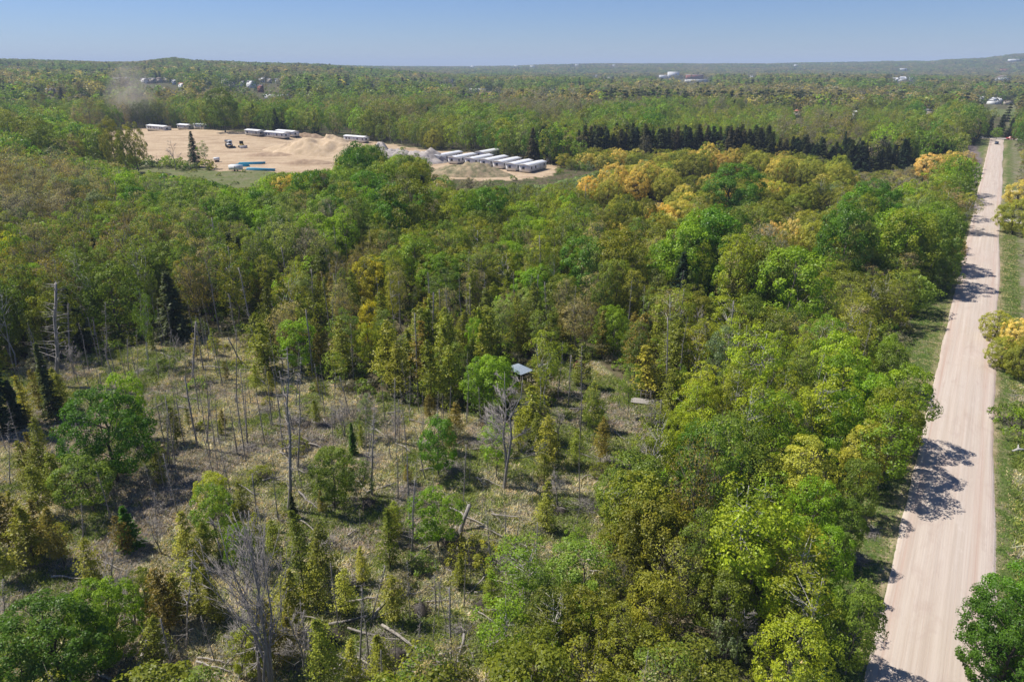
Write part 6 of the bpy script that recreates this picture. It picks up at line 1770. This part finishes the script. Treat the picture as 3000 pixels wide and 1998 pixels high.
X, Y, Z = P(405, 372)
k = 10; th = np.linspace(0, math.pi, k + 1); ph = np.arange(16) * 2 * math.pi / 16
V = np.array([[math.sin(a) * math.cos(q), math.sin(a) * math.sin(q), math.cos(a)] for a in th for q in ph])
i_ = np.arange(k)[:, None] * 16; j_ = np.arange(16)[None, :]; Q = np.stack([i_ + j_, i_ + 16 + j_, i_ + 16 + (j_ + 1) % 16, i_ + (j_ + 1) % 16], -1).reshape(-1, 4)
o = lk(bpy.data.objects.new('dust_cloud', mesh_np('dust_cloud', V, [Q], [vol_mat('dust', (.92, .78, .64), .17, True)], smooth=True)))
o.location = (X + 1, Y - 6, Z + 17); o.scale = (19, 12, 29); o.rotation_euler = (0, math.radians(14), 0)
label(o, 'thin plume of brown dust rising behind the yellowish trees', 'dust', None, 'stuff')
b = newMB(); b.box(-15500, -60, -8, 15500, 15500, 150)
o = lk(bpy.data.objects.new('haze', b.mesh('haze', [vol_mat('haze', (.66, .80, 1.0), 1.5e-4, aniso=.0)])))
label(o, 'thin bluish air over the far forest and hills', 'haze', None, 'stuff')

# ------------------------------------------------------------------ labels for everything scattered
LMK = [(1520, 1085, 'the blue-grey sheet roof'), (1895, 1185, 'the wooden footbridge'), (1477, 1432, 'the big bare tree'), (785, 1990, 'the forked foreground snag'), (1287, 1395, 'the lone round green tree'),
       (1325, 1590, 'the dark root mass'), (415, 955, 'the pale birch stems'), (310, 1440, 'the big leafy tree'), (150, 1980, 'the bottom-left maples'), (2480, 1900, 'the nearest road edge'), (2640, 1400, 'the road shadows'),
       (2300, 1750, 'the white forked birch'), (2290, 760, 'the peach-gold willow'), (2150, 620, 'the huge round maple'), (2600, 560, 'the grey marsh'), (1550, 590, 'the grey-green thicket'), (1500, 500, 'the end-on mobile homes'),
       (1370, 520, 'the weedy dirt heap'), (1170, 480, 'the gravel heaps'), (672, 432, 'the dump truck'), (730, 490, 'the blue pipes'), (467, 384, 'the long mobile home'), (2919, 424, 'the far blue car'), (2795, 680, 'the roadside birch fan'),
       (1090, 1120, 'the orange-yellow maple'), (2960, 1180, 'the gold roadside willow'), (2900, 1990, 'the corner maple'), (2930, 550, 'the pale driveways'), (1850, 620, 'the broad golden willow'), (960, 490, 'the tan sand ridge'),
       (870, 640, 'the olive willow clump'), (1280, 860, 'the drooping olive willow'), (20, 1250, 'the left-edge spruce'), (165, 1230, 'the narrow dark spruce'), (578, 1310, 'the paired tall snags'), (500, 1370, 'the snag cluster'),
       (1075, 1440, 'the two leaning snags'), (2080, 1400, 'the dark green strip tree'), (1880, 1700, 'the olive foreground trees'), (385, 1600, 'the small bright spruce'), (1500, 1850, 'the front birches'), (2450, 800, 'the blue-green spruce'),
       (1618, 920, 'the white forked stem'), (60, 800, 'the yellowish left-edge tree'), (110, 700, 'the tan crowns'), (1700, 1100, 'the small glade'), (2100, 1040, 'the grey-green aspen'), (2700, 860, 'the road bend verge'),
       (2060, 1250, 'the yellow-green strip tree'), (1130, 1650, 'the flattened logs'), (2600, 760, 'the pinkish willows'), (2200, 470, 'the conifer row'), (340, 420, 'the two yellowish trees'), (700, 620, 'the shrubby meadow edge'), (1000, 700, 'the tan birch thicket'),
       (1280, 1790, 'the short broken trunk'), (2250, 1180, 'the pale tall birch'), (2500, 1200, 'the bright roadside canopy'), (2550, 950, 'the olive canopy'), (1900, 820, 'the brownish thicket')]
LA = np.array([(a, b_) for a, b_, _ in LMK], float)
SIZES = {}
for o, p, nm in THINGS: SIZES.setdefault(nm, []).append(p['h'])
QS = {k: np.quantile(v_, [.33, .67]) for k, v_ in SIZES.items()}
NOUN = dict(maple_tree='leafy tree', aspen_tree='airy tree', birch_tree='white-stemmed birch', budding_tree='half-leafed tree', cedar_tree='cedar', willow_tree='round willow', spruce_tree='spruce',
            dead_tree='bare snag', bare_tree='branchy leafless tree', shrub='shrub')
ITEMS = []
for o, p, nm in THINGS:
    q = QS[nm]; sz = 'short' if p['h'] < q[0] else ('tall' if p['h'] > q[1] else '')
    wd_ = 'broad' if p['wide'] > 1.12 else ('slim' if p['wide'] < .92 else '')
    tn = '' if p['tint'] == 'DE' else TINT[p['tint']][0]
    if nm in ('dead_tree', 'bare_tree'): wd_ = 'leaning' if abs(p['lean'][0]) > .07 else wd_
    ITEMS.append([o, ' '.join(s for s in (sz, wd_, tn, NOUN[nm]) if s), p['px'], p['py'], nm])
for (o, phr, px, py) in EXTRA:
    ITEMS.append([o, phr, px, py, o.name.split('.')[0]])
for it in ITEMS:
    px, py = it[2], it[3]
    sc = max(30.0, (py - 195) * .12)
    dx = (px - LA[:, 0]) / sc; dy = (py - LA[:, 1]) / (sc * .45)
    k = int((dx * dx + dy * dy).argmin()); dx = dx[k]; dy = dy[k]; r_ = math.hypot(dx, dy)
    if r_ < .35: rel = 'right beside'
    else:
        near = 'just ' if r_ < 1.2 else ('' if r_ < 2.6 else 'well ')
        a = math.degrees(math.atan2(dy, dx)) % 360
        rel = near + (['right of', 'front right of', 'in front of', 'front left of', 'left of', 'behind left of', 'behind', 'behind right of'][int(((a + 22.5) % 360) // 45)])
    it.append(it[1] + ' ' + rel + ' ' + LMK[k][2])
seen = {}
for it in ITEMS: seen.setdefault(it[5], []).append(it)
ORDW = ['first', 'second', 'third', 'fourth', 'fifth', 'sixth', 'seventh', 'eighth', 'ninth', 'tenth', 'eleventh', 'twelfth', '13th', '14th', '15th', '16th', '17th', '18th', '19th', '20th'] + ['%dth' % k for k in range(21, 60)]
GRP = dict(maple_tree='leafy green trees', aspen_tree='airy aspens', birch_tree='pale-stemmed birches', budding_tree='half-leafed brownish trees', cedar_tree='olive cedars', willow_tree='round willows', spruce_tree='dark spruces',
           dead_tree='bare standing snags', bare_tree='branchy leafless trees', shrub='shrubs', fallen_log='logs lying in the clearing', brush_pile='tangles of fallen twigs', root_mass='upturned root masses', lamp_post='lamp posts far left', leaning_trunk='leaning broken trunks')
for lab, L in seen.items():
    L.sort(key=lambda i: i[2])
    for k, it in enumerate(L):
        s = lab
        if len(L) > 1:
            s = lab + (', left one' if k == 0 and len(L) == 2 else ', right one' if len(L) == 2 else ', %s from left' % ORDW[min(k, 58)])
        wds = s.split()
        if len(wds) > 16: s = s.replace(' the ', ' ', 1)
        it[0]['label'] = s
        if it[4] in GRP: it[0]['group'] = GRP[it[4]]
for o in COL.objects:
    if o.parent and o.name.split('.')[0] in ('branches',): o['kind'] = 'stuff'
